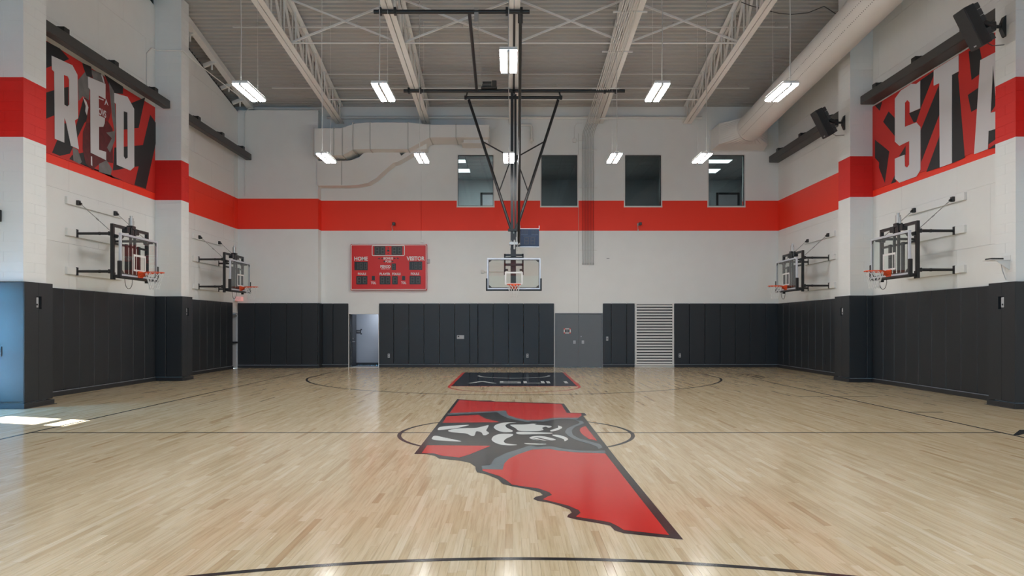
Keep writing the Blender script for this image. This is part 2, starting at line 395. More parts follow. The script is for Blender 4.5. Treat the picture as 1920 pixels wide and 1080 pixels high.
# emblem at centre court: flat paint, traced on the floor plane
def chaikin(P, n=1):
    for _ in range(n):
        Q = []
        for i in range(len(P)):
            a, b = P[i], P[(i+1)%len(P)]
            Q += [(a[0]*.8+b[0]*.2, a[1]*.8+b[1]*.2), (a[0]*.2+b[0]*.8, a[1]*.2+b[1]*.8)]
        P = Q
    return P
def fpoly(mb, P, z, smooth=0):
    P = [fl(*p) for p in P]
    if smooth: P = chaikin(P, smooth)
    mb.prism(P, fz(z), .0006)
BLK = [(857.5,748.2),(878,750),(900,751.3),(920,751.3),(930,753),(960,753.3),(980,754.5),(1025,755.5),(1057.5,757),(1070,774),(1085,774.2),(1096,774.5),(1100,779),(1093.5,779.8),
 (1156,860),(1280.8,1011.9),(1170,1000.2),(1152.5,995),(1143.7,986),(1126,982),(1079.6,974),(1063.5,970),(1065,965.8),(1072,961.5),(1068,955.6),(1047.5,947.7),(1030,943),(1006.7,939),
 (1000,935.8),(1003.7,932),(1018,928.5),(1012.5,923.5),(992,917.7),(960,911.9),(942.5,907.5),(933.7,898.7),(913,890),(894.4,885.6),(891.5,879.8),(891.5,875.4),(881,868),(860.8,863.7),(823,860),(815.6,855),(799.6,851.5),(776.8,851.2)]
mb = MB(); fpoly(mb, BLK, .0022); emb = mb.build('floor_emblem', M_pblk, floor); emb['label'] = 'red, black and white emblem in a state outline at centre court'
REDS = [[(861,750),(900,752.6),(960,754.8),(1052.5,758),(1062.5,774.5),(1088.7,775.2),(1091,778.7),(1083.7,783.7),(1037.5,783.7),(1015,787.5),(990,788),(970,784.5),(952.5,778.7),(948.7,770),(842,776)],
 [(837.5,781),(897.5,778),(910,785),(937.5,791.7),(830,793)],
 [(801,835),(920,836.2),(880,852.5),(861,858.2),(827.5,854.5),(815,850.7),(791,849.5)],
 [(1097.7,799),(1119.5,826.7),(1103,822.8),(1090.6,813.4),(1086.7,807.2),(1089,802.5)],
 [(1135,850.6),(1254.6,1003.7),(1170,994.4),(1158,986.8),(1143.7,979.8),(1114.6,974.6),(1079.6,969.3),(1088.3,962.3),(1085.4,957),(1065,948.3),(1035.8,941),(1017.7,936.7),(1027,931.4),(1035,928.5),(1030,923.5),(1009.6,916.2),(983.3,912.7),(960,909),(951,901.7),(936.7,893),(919,887.7),(904.6,882.7),(904.6,879.8),(942.5,881),(945.4,869.6),(954,860.8),(971.7,852),(998,843.3),(1030,842),(1044.6,844.8),(1076.7,848.3)]]
for P in REDS:
    mb = MB(); fpoly(mb, P, .0030); mb.build('red_field', M_pred, emb)
GREYS = [[(840,778),(840,775),(948.7,770),(952.5,778.7),(970,784.5),(990,788),(1015,787.5),(1037.5,783.7),(1083.7,783.5),(1083,786),(1081,786.9),(1056,785.3),(1037.5,786.9),(1020,791.25),(996.9,789.7),(989,792),(970,788.4),(951.5,783.75),(937.5,777.5),(932.8,772.8)],
 [(1134.4,844.7),(1111,846),(1079.7,844.7),(1055,841.5),(1034.4,836.9),(1007.8,838.75),(993.75,835.3),(968.75,843.9),(950,849.4),(928,860),(919,872.5),(903,874),(904.6,880),(942.5,881),(945.4,869.6),(954,860.8),(971.7,852),(998,843.3),(1030,842),(1044.6,844.8),(1076.7,848.3),(1135,850.6)],
 [(1079.7,788),(1092,789.5),(1095.3,793.9),(1076.6,801.7),(1071.9,807.2),(1073.4,815),(1086,822.8),(1125,833),(1129.7,839.2),(1121.9,842.3),(1121,838.4),(1109.4,833.75),(1079.7,825.2),(1065.6,818),(1059.4,810.3),(1062.5,804),(1071.9,799.4),(1086,793.9),(1086.7,790.8)]]
for P in GREYS:
    mb = MB(); fpoly(mb, P, .0034); mb.build('grey_band', M_pgry, emb)
WHITES = [[(823.7,800),(885,796.2),(866,801),(850,804.2),(830,806.2),(819.5,807)],
 [(838.7,808),(850,804.5),(870,803),(892.5,803),(910,798.7),(917,797),(913.7,803.7),(911,807.5),(916,811.2),(917.5,812.5),(911,816.7),(905,816.2),(903.7,811.2),(892.5,808),(890,817.5),(884,818),(875,813),(860,812),(845,810.5)],
 [(813.7,816.2),(835,821.2),(871,828.7),(842.5,827.5),(807.5,825)],
 [(925,801.7),(929.7,796.25),(945.3,792.3),(971.9,791.9),(953,793.9),(946.9,797.8),(950,802.5),(962.5,808),(959.4,810.6),(943.75,811),(931,807)],
 [(921,824.4),(925,818),(937.5,813.4),(962.5,813.75),(961.7,817.3),(948.4,822.8),(943.75,828.3),(948.4,832.2),(973.4,834.5),(956.25,836),(936,833.75),(925,829)],
 [(954.7,796.25),(985,796.3),(996.9,794.7),(1007.8,795),(1000,796.6),(1032.8,798.6),(1035,801),(1028,802.5),(1023.4,800),(1015.6,802.5),(1020.3,806.4),(1009.4,808.75),(971.9,808.75),(967.2,803.3),(959.4,799.4)],
 [(966.4,811.9),(971.9,809.5),(1039,811.9),(1031,813.75),(972.7,815.3)],
 [(1045.3,798),(1053.9,800.6),(1053.9,803.3),(1045.3,807.5),(1032.8,809.7),(1031,807.2),(1040.6,804.4),(1047.7,801.7)],
 [(1034.4,815),(1050,816.25),(1062.5,820.5),(1066,824.4),(1057.8,828.3),(1058.6,824.4),(1048.4,820.5),(1037.5,817.8)],
 [(990.6,821.25),(1000,818),(1018.75,817.8),(1046.9,825.2),(1025,826.7),(1001.6,825.2)],
 [(981,831),(1000,831.9),(1029.7,833.3),(1009.4,834),(987.5,833.3)]]
for P in WHITES:
    mb = MB(); fpoly(mb, P, .0036, 2); mb.build('white_mark', M_pwht, emb)
mb = MB(); fpoly(mb, [(1000,820.5),(1009,820.8),(1033,826),(1025,826.2)], .0040); fpoly(mb, [(997,823),(1003,823),(1018,826),(1012,826)], .0040); mb.build('black_slash', M_pblk, emb)
# small sideline marks
for (a, b) in (((1497,743.6),(1645,743.4)), ((1708,773.2),(1767,772.8))):
    p = fl(*a); q = fl(*b); strip('hash_line', p[0], p[1]-.012, q[0], q[1]+.012, .0016, M_pblk)
mb = MB()
for i in range(9):                                                   # dark lettering strip beside the far sideline
    y0 = 22.75+i*.255; x0 = 7.82
    mb.prism([(x0,y0),(x0+.5,y0),(x0+.5,y0+.06),(x0,y0+.06)], fz(.0016), 0)
    mb.prism([(x0+(.42 if i%2 else 0),y0+.06),(x0+(.5 if i%2 else .09),y0+.06),(x0+(.5 if i%2 else .09),y0+.2),(x0+(.42 if i%2 else 0),y0+.2)], fz(.0016), 0)
    if i%3 == 0: mb.prism([(x0+.2,y0+.06),(x0+.28,y0+.06),(x0+.28,y0+.2),(x0+.2,y0+.2)], fz(.0016), 0)
mb.build('floor_lettering', M_pblk, floor)['label'] = 'small dark lettering along the far right sideline'
mb = MB(); fpoly(mb, [(1899,816),(1912,806),(1926,806),(1940,812),(1940,816),(1924,812.5),(1910,816.5)], .002); mb.build('floor_logo', M_pblk, floor)['label'] = 'black mark at the right end of the half court line'

# ---------------------------------------------------------------- walls
def clip_top(P, a, b):                                               # keep z <= a - b*y
    out = []
    for i in range(len(P)):
        p, q = P[i], P[(i+1)%len(P)]; fp = a-b*p[0]-p[1]; fq = a-b*q[0]-q[1]
        if fp >= 0: out.append(p)
        if fp*fq < 0:
            t = fp/(fp-fq); out.append((p[0]+(q[0]-p[0])*t, p[1]+(q[1]-p[1])*t))
    return out
def side_wall(name, X, sg, top_drop, holes):
    # core slab 0.3 thick, face 12 mm behind the panel face; holes = [(y0,y1,z1)] doors
    mb = MB(); x0 = X+sg*.012; x1 = X+sg*.3; ys = YF
    for (a, b, z1) in sorted(holes)+[(None,None,None)]:
        end = a if a is not None else YB+.3
        seg = [ys]+([RIDGE] if ys < RIDGE < end else [])+[end]
        for i in range(len(seg)-1):
            p, q = seg[i], seg[i+1]
            mb.prism([(p,-.05),(q,-.05),(q,deck(q)-top_drop),(p,deck(p)-top_drop)], lambda y, z, d: (x0+sg*d, y, z), x1*sg-x0*sg)
        if a is not None:
            mb.prism([(a,z1),(b,z1),(b,deck(b)-top_drop),(a,deck(a)-top_drop)], lambda y, z, d: (x0+sg*d, y, z), x1*sg-x0*sg); ys = b
    return struct(mb.build(name, M_wall))
DOOR_GL = (12.95, 13.87, 2.62); DOOR_L = (27.66, 28.24, 2.18)
wl_ = side_wall('wall_left', XL, -1, .42, [DOOR_GL, DOOR_L])
MB().add([(XL-.30,y,deck(y)-.44) for y in (YF-.2,RIDGE,YB+.3)]+[(XL-.30,y,deck(y)+.14) for y in (YF-.2,RIDGE,YB+.3)]+[(XL-.34,y,deck(y)-.44) for y in (YF-.2,RIDGE,YB+.3)]+[(XL-.34,y,deck(y)+.14) for y in (YF-.2,RIDGE,YB+.3)],[(0,1,4,3),(1,2,5,4),(6,7,10,9),(7,8,11,10),(0,1,7,6),(1,2,8,7)]).build('eave_sun_stop', M_dk, wl_)  # added outside the wall top to stop sun leaking through the gap
wr_ = side_wall('wall_right', XR, 1, .0, [])
def panels(wall, X, sg, y0, y1, rows, W, drop, first, cuts=()):
    g = .0022
    for r in range(len(rows)-1):
        z0, z1 = rows[r], rows[r+1]; y = y0 + first[r % len(first)] - W
        while y < y1:
            a, b = max(y, y0), min(y+W, y1); y += W
            if b-a < .05: continue
            parts = [(a, b, z0)]
            for (c0, c1, cz) in cuts:
                if a < c1 and b > c0 and z0 < cz:
                    parts = []
                    if c0-a > .03: parts.append((a, c0, z0))
                    if b-c1 > .03: parts.append((c1, b, z0))
                    if z1-cz > .05: parts.append((max(a,c0), min(b,c1), cz))
            for (pa, pb, pz) in parts:
                P = clip_top([(pa+g,pz+g),(pb-g,pz+g),(pb-g,z1-g),(pa+g,z1-g)], 10.46+.19*YB-drop, .19)
                if len(P) < 3 or max(p[1] for p in P)-min(p[1] for p in P) < .03: continue
                MB().prism(P, lambda yy, zz, d: (X+sg*d, yy, zz), .012).build('panel', M_wall, wall)
panels(wl_, XL, -1, 15.1, 21.75, [0,2.45,3.68,4.95,6.3,7.6,8.9,10.2,12.4], 2.44, .42, (1.2,2.4))
panels(wl_, XL, -1, 22.15, YB, [0,2.45,3.68,4.95,6.3,7.6,8.9,10.2,12.4], 2.44, .42, (1.2,2.3), [DOOR_L])
panels(wr_, XR, 1, 15.0, 21.25, [0,2.13,3.49,4.85,6.2,7.56,8.93,10.3,12.6], 2.44, 0, (1.0,2.2))
panels(wr_, XR, 1, 21.95, YB, [0,2.53,3.88,5.23,6.58,7.93,9.28,10.63,12.0], 2.44, 0, (2.33,1.1))
# back wall with openings (x0,x1,z0,z1)
WIN = []
for (u0, u1) in ((858.5,925), (1015,1082.5), (1172,1239.5), (1328.5,1395.5)):
    x0, z1 = bk(u0, 291, YB); x1, z0 = bk(u1, 386, YB); WIN.append((x0, x1, z0, z1))
D1 = (bk(655,0,YB)[0], bk(709.5,0,YB)[0], 0, bk(0,589,YB)[1]); D2 = (bk(1040.5,0,YB)[0], bk(1130,0,YB)[0], 0, bk(0,587,YB)[1])
holes = WIN+[D1, D2]; xs = sorted({XL-.3, XR+.3}|{h[0] for h in holes}|{h[1] for h in holes}|{bk(1084.5,0,YB)[0]}); top = deck(YB)+.1
mb = MB()
for i in range(len(xs)-1):
    a, b = xs[i], xs[i+1]; m_ = (a+b)/2; z = -.05
    for h in sorted([h for h in holes if h[0] < m_ < h[1]], key=lambda h: h[2])+[None]:
        zt_ = h[2] if h else top
        if zt_-z > .01: mb.box(a, YB, z, b, YB+.25, zt_)
        if h: z = h[3]
wb_ = struct(mb.build('wall_back', M_wall))
g_ = MB().box(bk(1084.2,0,YB)[0], YB-.003, bk(0,587,YB)[1], bk(1084.7,0,YB)[0], YB-.0005, 9.4).build('control_joint', M_joint, wb_)
YBO = 28.28; XBO = bk(596.5,0,YBO)[0]
bo = struct(MB().box(XL, YBO, 0, XBO, YB-.001, 10.2).build('wall_left_projection', M_wall))
mb = MB(); xf_ = [XL-.3, -6.0, -4.0, 4.0, 6.0, XR+.3]
for k in range(5):
    if k in (1, 3): mb.box(xf_[k], YF-.3, -.05, xf_[k+1], YF, 3.0).box(xf_[k], YF-.3, 5.2, xf_[k+1], YF, deck(YF)+.1)
    else: mb.box(xf_[k], YF-.3, -.05, xf_[k+1], YF, deck(YF)+.1)
wf_ = struct(mb.build('wall_front', M_wall))
for k, xq in enumerate((-6.0, 4.0)):  # windows added behind the camera to let in cool daylight
    fw = struct(MB().box(xq, YF-.2, 3.0, xq+.06, YF-.1, 5.2).box(xq+1.94, YF-.2, 3.0, xq+2.0, YF-.1, 5.2).box(xq+.06, YF-.2, 3.0, xq+1.94, YF-.1, 3.06).box(xq+.06, YF-.2, 5.14, xq+1.94, YF-.1, 5.2).box(xq+0.97, YF-.2, 3.06, xq+1.03, YF-.1, 5.14).build('window_%d' % (k+5), M_dk))
    MB().box(xq+.06, YF-.155, 3.06, xq+0.97, YF-.145, 5.14).build('pane', M_dglass, fw); MB().box(xq+1.03, YF-.155, 3.06, xq+1.94, YF-.145, 5.14).build('pane', M_dglass, fw)
gr_ = struct(MB().box(-60, -40, -.4, XL-.3, 70, -.21).build('ground_outside', M_ground))

# pilasters of painted blocks
def pilaster(name, X, y0, y1, xin, z_from, z_to, top_z):
    sg = 1 if X > 0 else -1; g = .0013
    core = struct(MB().box(X+sg*.05, y0+.004, 0, xin+sg*.004, y1-.004, top_z).build(name, M_block))
    lo = MB().box(X, y0, 0, xin, y1, z_from-.003).build('plinth_block', M_block, core)
    xm = xin + sg*.40 if abs(X-xin) > .6 else (X+xin)/2; ym = (y0+y1)/2
    hgt = .2032; n = int((z_to-z_from)/hgt); cache = {}
    for i in range(n):
        z = z_from+i*hgt
        segs = [(X,y0,xin,ym-g),(X,ym+g,xin,y1)] if i % 2 else [(X,y0,xm+sg*g,y1),(xm-sg*g,y0,xin,y1)]
        for k, (a,b,c,d) in enumerate(segs):
            if (i%2,k) not in cache: cache[(i%2,k)] = MB().cbox(a,b,g,c,d,hgt-g,.002).mesh('block', M_block)
            put('block', cache[(i%2,k)], core, (0,0,z))
    if top_z-(z_from+n*hgt) > .02: MB().box(X, y0, z_from+n*hgt+.003, xin, y1, top_z).build('cap_block', M_block, core)
    return core
pilaster('pilaster_left_near', XL, 14.45, 15.16, -9.88, 2.56, 8.9, deck(15)-.05)
pilaster('pilaster_left_far', XL, 21.72, 22.22, -10.05, 2.56, 11.4, deck(22.2)-.05)
pilaster('pilaster_right_near', XR, 14.43, 15.04, 10.17, 2.56, 8.9, deck(15)-.05)
pilaster('pilaster_right_far', XR, 21.2, 21.96, 10.03, 2.56, 11.4, deck(22)-.05)

# ---------------------------------------------------------------- ceiling: ribbed deck, joists, bridging
mb = MB(); pit = .2032
ny = int((YB+.2-YF)/pit)+1; prof = []
for i in range(ny):
    y = YB+.25-i*pit
    prof += [(y, .075), (y-.06, .075), (y-.085, 0), (y-.178, 0)]
vs = []
for (y, dz) in prof: vs += [(XL-.35, y, deck(y)+dz), (XR+.35, y, deck(y)+dz)]
mb.add(vs, [(2*i,2*i+1,2*i+3,2*i+2) for i in range(len(prof)-1)])
vs2 = []
for y in (YB+.3, RIDGE, YF-.3): vs2 += [(XL-.35,y,deck(y)+.12),(XR+.35,y,deck(y)+.12),(XL-.35,y,deck(y)+.22),(XR+.35,y,deck(y)+.22)]
mb.add(vs2, [(0,1,5,4),(4,5,9,8),(2,6,7,3),(6,10,11,7)])
ceil = struct(mb.build('ceiling', M_ceil))
JX = [-6.86, -3.42, .06, 3.46, 6.98]; YJ0 = YB-.25
for jx in JX:
    j = put('roof_joist', None, ceil, (jx,0,0))
    for (nm, fn, off, wd) in (('bottom_chord', chord, .0, .15), ('top_chord', deck, -.1, .12)):
        mb = MB()
        for s_ in (-1, 1):
            for (a, b) in ((YJ0, RIDGE), (RIDGE, 2*RIDGE-YJ0)):
                mb.bar((s_*(wd/2+.014), a, fn(a)+off+.012), (s_*(wd/2+.014), b, fn(b)+off+.012), wd, .024)
                mb.bar((s_*.024, a, fn(a)+off+.08*(1 if off == 0 else 0)), (s_*.024, b, fn(b)+off+.08*(1 if off == 0 else 0)), .018, .14)
        mb.build(nm, M_steelw, j)
    y = YJ0-.25; k = 0
    mb = MB()
    while y > 12:
        st = 1.15; y2 = y-st
        mb.tube([(.05,y,chord(y)+.05),(.05,y,deck(y)-.05)], .028, 6); mb.tube([(-.05,y,chord(y)+.05),(-.05,y,deck(y)-.05)], .028, 6)
        mb.bar((0,y,chord(y)+.05), (0,y2,deck(y2)-.05), .06, .06)
        y = y2
    mb.build('web', M_steelw, j)
mb = MB()
for yy in (21.8, 26.2):
    mb.tube([(JX[0],yy,chord(yy)+.06),(JX[-1],yy,chord(yy)+.06)], .024, 6)
mb.tube([(JX[0],26.0,deck(26)-.16),(JX[-1],26.0,deck(26)-.16)], .018, 6)
mb.build('bridging_rail', M_steelw, ceil)
for i in range(4):
    a, b = JX[i], JX[i+1]; yy = 21.8
    MB().bar((a,yy,deck(yy)-.12), (b,yy,chord(yy)+.06), .055, .05).bar((a,yy+.07,chord(yy)+.06), (b,yy+.07,deck(yy)-.12), .055, .05).build('cross_brace', M_steelw, ceil)
# perimeter beam over the left wall with its brackets
pb = MB(); xe = -10.42
pb.bar((xe,28.6,deck(28.6)-.13), (xe,14,deck(14)-.13), .22, .2)
pbo = pb.build('perimeter_beam', M_steelw, ceil)
for y in (23.4, 25.1, 26.6, 27.7):
    MB().bar((XL+.02,y,deck(y)-.36), (xe,y,deck(y)-.2), .1, .12).tube([(xe-.12,y,deck(y)-.5),(xe-.12,y,deck(y)-.2)], .03, 6).build('bracket', M_steelw, pbo)

# ---------------------------------------------------------------- windows to the upstairs rooms
for i, (x0, x1, z0, z1) in enumerate(WIN):
    t = .035
    fr = MB(); fr.box(x0-.05, YB-.012, z0-.06, x1+.05, YB+.10, z0).box(x0-.045, YB-.008, z1, x1+.045, YB+.10, z1+.03)
    fr.box(x0-.045, YB-.010, z0, x0, YB+.10, z1).box(x1, YB-.010, z0, x1+.045, YB+.10, z1)
    wo = struct(fr.build('window_%d' % (i+1), M_white))
    gk = MB()
    for (a,b,c,d) in ((x0,z0,x1,z0+.02),(x0,z1-.03,x1,z1),(x0,z0+.02,x0+.02,z1-.03),(x1-.02,z0+.02,x1,z1-.03)): gk.box(a, YB+.03, b, c, YB+.06, d)
    gk.build('gasket', M_dk, wo)
    MB().box(x0+.005, YB+.04, z0+.005, x1-.005, YB+.05, z1-.005).build('pane', M_glass, wo)
    # room behind
    lit = i in (0, 3); ra, rb = x0-.95, x1+(1.55 if i == 3 else .95); yb2 = YB+5.2; zc = z1+.05; zf = z0-1.0; th_ = .05
    rm = MB(); mw = 0
    rm.box(ra, yb2, zf, rb, yb2+th_, zc+.1).box(ra-th_, YB+.20, zf, ra, yb2, zc+.1).box(rb, YB+.20, zf, rb+th_, yb2, zc+.1)
    rm.box(ra, YB+.20, zf-th_, rb, yb2, zf, 1)
    ro = struct(rm.build('room_%d' % (i+1), [M_room if lit else M_roomd, M_fl2]))
    rl = bpy.data.lights.new('room_fill', 'AREA'); rl.size = .6; rl.energy = (330, 50, 50, 90)[i]; rl.color = (.9,1,1); rlo = bpy.data.objects.new('room_fill', rl); C.objects.link(rlo); rlo.location = (x1+.55 if i == 0 else x0-.55, YB+2.2, zc-.1)  # unseen lamp added beside each window to brighten the room
    for a in range(int((rb-ra)/.61)+1):
        for b in range(9):
            ax, bx = ra+a*.61, min(ra+a*.61+.6, rb); ay, by = YB+.27+b*.61, min(YB+.27+b*.61+.6, yb2)
            if bx-ax < .05 or by-ay < .05: continue
            islit = False
            MB().box(ax+.006, ay+.006, zc+(.0 if not islit else -.004), bx-.006, by-.006, zc+.03).build('light_panel' if islit else 'ceiling_tile', M_trof if islit else M_tile, ro)
    MB().box(ra, YB+.20, zc+.03, rb, yb2, zc+.06).build('ceiling_backing', M_roomd, ro)
    if lit:
        for (lx0, lx1, ly0, ly1) in (((-3.2,-1.95,29.75,30.3),(-3.2,-1.88,31.5,32.2)) if i == 0 else ((7.4,9.18,29.75,30.35),(7.4,9.2,31.5,32.3))):
            MB().box(max(lx0,ra+.01), ly0, zc-.012, lx1, ly1, zc-.002).build('light_panel', M_trof, ro)
        dx = -1.5 if i == 0 else 9.7; zf = 7.94-2.3; MB().box(dx, yb2-.04, zf, dx+.10, yb2, zf+2.35).box(dx+1.0, yb2-.04, zf, dx+1.1, yb2, zf+2.35).box(dx, yb2-.04, zf+2.25, dx+1.1, yb2, zf+2.35).build('door_frame', M_dk, ro)
        MB().box(dx+.1, yb2-.03, zf, dx+1.0, yb2-.004, zf+2.25).build('door_leaf', M_lgrey, ro)

# ---------------------------------------------------------------- doors
x0, x1, _, z1 = D1
d = MB(); d.box(x0-.035, YB-.02, 0, x0, YB+.22, z1+.03).box(x1, YB-.02, 0, x1+.03, YB+.22, z1+.03).box(x0, YB-.02, z1, x1, YB+.22, z1+.03)
do = struct(d.build('door_1', M_white))
MB().box(x0+.02, YB+.24, .01, x0+.065, YB+1.0, z1-.02).build('door_leaf', M_dk, do)
h = MB(); h.tube([(x0+.065,YB+.34,1.02),(x0+.12,YB+.34,1.02)], .014, 8).tube([(x0+.12,YB+.34,1.02),(x0+.12,YB+.47,1.02)], .012, 8).tube([(x0+.065,YB+.34,1.14),(x0+.085,YB+.34,1.14)], .03, 10).tube([(x0+.065,YB+.34,1.02),(x0+.07,YB+.34,1.02)], .035, 10); h.build('door_handle', M_zinc, do)
cor = struct(MB().box(x0-.4, YB+1.45, 0, x1+.5, YB+1.5, 2.7).box(x0-.45, YB+.26, 0, x0-.4, YB+1.45, 2.7).box(x1+.5, YB+.26, 0, x1+.55, YB+1.45, 2.7).box(x0-.4,YB+.26,2.65,x1+.5,YB+1.45,2.7).build('wall_corridor', M_corr))
al = bpy.data.lights.new('corridor_fill', 'AREA'); al.size = .5; al.energy = 26; al.color = (.93,.97,1); alo = bpy.data.objects.new('corridor_fill', al); C.objects.link(alo); alo.location = (x1+.1, YB+.75, 2.62)  # unseen lamp added to brighten the corridor wall
struct(MB().box(x0-.45, YB+.02, -.1, x1+.55, YB+1.5, -.004).build('floor_corridor', M_fl2))
struct(MB().box(x0-.4, YB+1.43, 0, x1+.5, YB+1.449, .11).build('baseboard_corridor', M_dk))
x0, x1, _, z1 = D2
d = MB(); d.box(x0, YB-.015, 0, x0+.05, YB+.16, z1).box(x1-.05, YB-.015, 0, x1, YB+.16, z1).box(x0+.05, YB-.015, z1-.05, x1-.05, YB+.16, z1)
do = struct(d.build('door_2', M_greyd)); xm = bk(1085,0,YB)[0]
for (a, b, s_) in ((x0+.053, xm-.003, 1), (xm+.003, x1-.053, -1)):
    lf = MB().box(a, YB+.005, .01, b, YB+.05, z1-.053).build('door_leaf', M_greyd, do)
    px = xm-s_*.17; pz = bk(0,641.5,YB)[1]
    MB().cbox(px-.05, YB-.003, pz-.065, px+.05, YB+.004, pz+.065, .004).box(px-.035, YB-.006, pz-.045, px+.035, YB-.003, pz+.02, 1).build('pull_plate', [M_lgrey, M_galv], lf)
kz = bk(0,631,YB)[1]; MB().tube([(xm+.1,YB+.01,kz),(xm+.1,YB-.008,kz)], .018, 10).build('key_cylinder', M_silver, do)
struct(MB().box(x0-.1, YB+.26, 0, x1+.1, YB+.3, z1+.1).build('wall_storage', M_roomd))
# left wall far door
y0, y1, z1 = DOOR_L
d = MB(); d.box(XL-.15, y0-.03, 0, XL+.02, y0+.03, z1).box(XL-.15, y1-.04, 0, XL+.02, y1+.02, z1).box(XL-.15, y0+.03, z1-.05, XL+.02, y1-.04, z1)
do = struct(d.build('door_3', M_lgrey)); MB().box(XL-.08, y0+.033, .01, XL-.035, y1-.043, z1-.053).build('door_leaf', M_lgrey, do)
MB().box(XL-.035, y0+.08, .98, XL+.05, y1-.1, 1.05).build('push_bar', M_dk, do)
MB().box(XL-.035, y0+.1, z1-.16, XL+.03, y1-.14, z1-.09).tube([(XL,y0+.3,z1-.1),(XL+.12,y0+.15,z1-.07)], .012, 6).build('door_closer', M_galv, do)
# glazed side door in the left wall, just outside the picture
y0, y1, z1 = DOOR_GL
d = MB()
for (a, b, c, e) in ((y0,0,y0+.07,z1),(y1-.07,0,y1,z1),(y0+.07,z1-.06,y1-.07,z1),(y0+.07,2.1,y1-.07,2.2),(y0+.07,.0,y1-.07,.22),(y0+.07,1.08,y1-.07,1.17)): d.box(XL-.2, a, b, XL-.12, c, e)
do = struct(d.build('door_4', M_dk)); MB().box(XL-.165, y0+.07, .22, XL-.155, y1-.07, z1-.06).build('pane', M_dglass, do)

# ---------------------------------------------------------------- wall padding: every run a thing, every pad a part
PZ0, PZ1 = .125, 2.565
def pad_x(run, seams, yf, yw, z0=PZ0, z1=PZ1):
    for a, b in zip(seams, seams[1:]): MB().cbox(a+.004, yf, z0, b-.004, yw, z1, .014).build('pad', M_pad, run)
def pad_y(run, seams, xf, xw, z0=PZ0, z1=PZ1):
    for a, b in zip(seams, seams[1:]): MB().cbox(xf, a+.004, z0, xw, b-.004, z1, .014).build('pad', M_pad, run)
def lin(a, b, n): return [a+(b-a)*i/n for i in range(n+1)]
def xpx(us, Y): return [bk(u,0,Y)[0] for u in us]
YP = YB-.06
def back_run(us, label, yf=YP, yw=YB, x0=None, x1=None):
    t = thing('wall_padding', label, 'wall padding', (0,0,0), 0, 'padding along the walls'); s_ = xpx(us, yf)
    if x0: s_[0] = x0
    pad_x(t, s_, yf, yw-.002); MB().cbox(s_[0]+.005, yf-.012, .002, s_[-1]-.005, yw-.002, .105, .006).build('base_strip', M_base, t)
    MB().box(s_[0]+.01, yw-.03, .105, s_[-1]-.01, yw-.004, .125).build('ledge', M_lgrey, t)
    return t
back_run([449,477,507,536.6,565.5,595.5], 'charcoal wall padding on the projecting wall left of the open doorway', YBO-.06, YBO, XL+.01)
back_run([597.5,605,624,653], 'narrow charcoal wall padding directly left of the open doorway')
back_run([710.5,738,766.5,795,824,852.5,880.6,896,924.6,953.5,981.5,1010.5,1039], 'long charcoal wall padding between the open doorway and the grey double door')
back_run([1130.5,1146,1175,1190], 'narrow charcoal wall padding between the grey double door and the white louver')
back_run([1264.5,1292.5,1322,1350.5,1379,1406.5,1436.5,1460.5], 'charcoal wall padding right of the white louver on the back wall')
t = thing('wall_padding', 'narrow black-looking wall padding on the return of the projecting wall', 'wall padding', (0,0,0), 0, 'padding along the walls')
MB().cbox(XBO+.002, YBO-.055, PZ0, XBO+.06, YB-.066, PZ1, .012).build('pad', M_pad, t); MB().box(XBO+.002, YBO-.05, .002, XBO+.07, YB-.07, .105).build('base_strip', M_base, t)
def side_run(X, sg, y0, y1, n, label):
    t = thing('wall_padding', label, 'wall padding', (0,0,0), 0, 'padding along the walls')
    pad_y(t, lin(y0, y1, n), X-sg*.06, X-sg*.002); MB().cbox(X-sg*.085, y0, .002, X-sg*.002, y1, .105, .006).build('base_strip', M_base, t)
    MB().box(X-sg*.03, y0+.01, .105, X-sg*.004, y1-.01, .125).build('ledge', M_lgrey, t)
    return t
side_run(XL, -1, 15.31, 21.62, 10, 'charcoal wall padding under the nearer hoop on the left wall')
side_run(XL, -1, 22.37, 27.62, 9, 'charcoal wall padding under the farther hoop on the left wall')
side_run(XR, 1, 15.17, 21.1, 10, 'charcoal wall padding under the nearer hoop on the right wall')
side_run(XR, 1, 22.1, YP-.02, 11, 'charcoal wall padding under the farther hoop on the right wall')
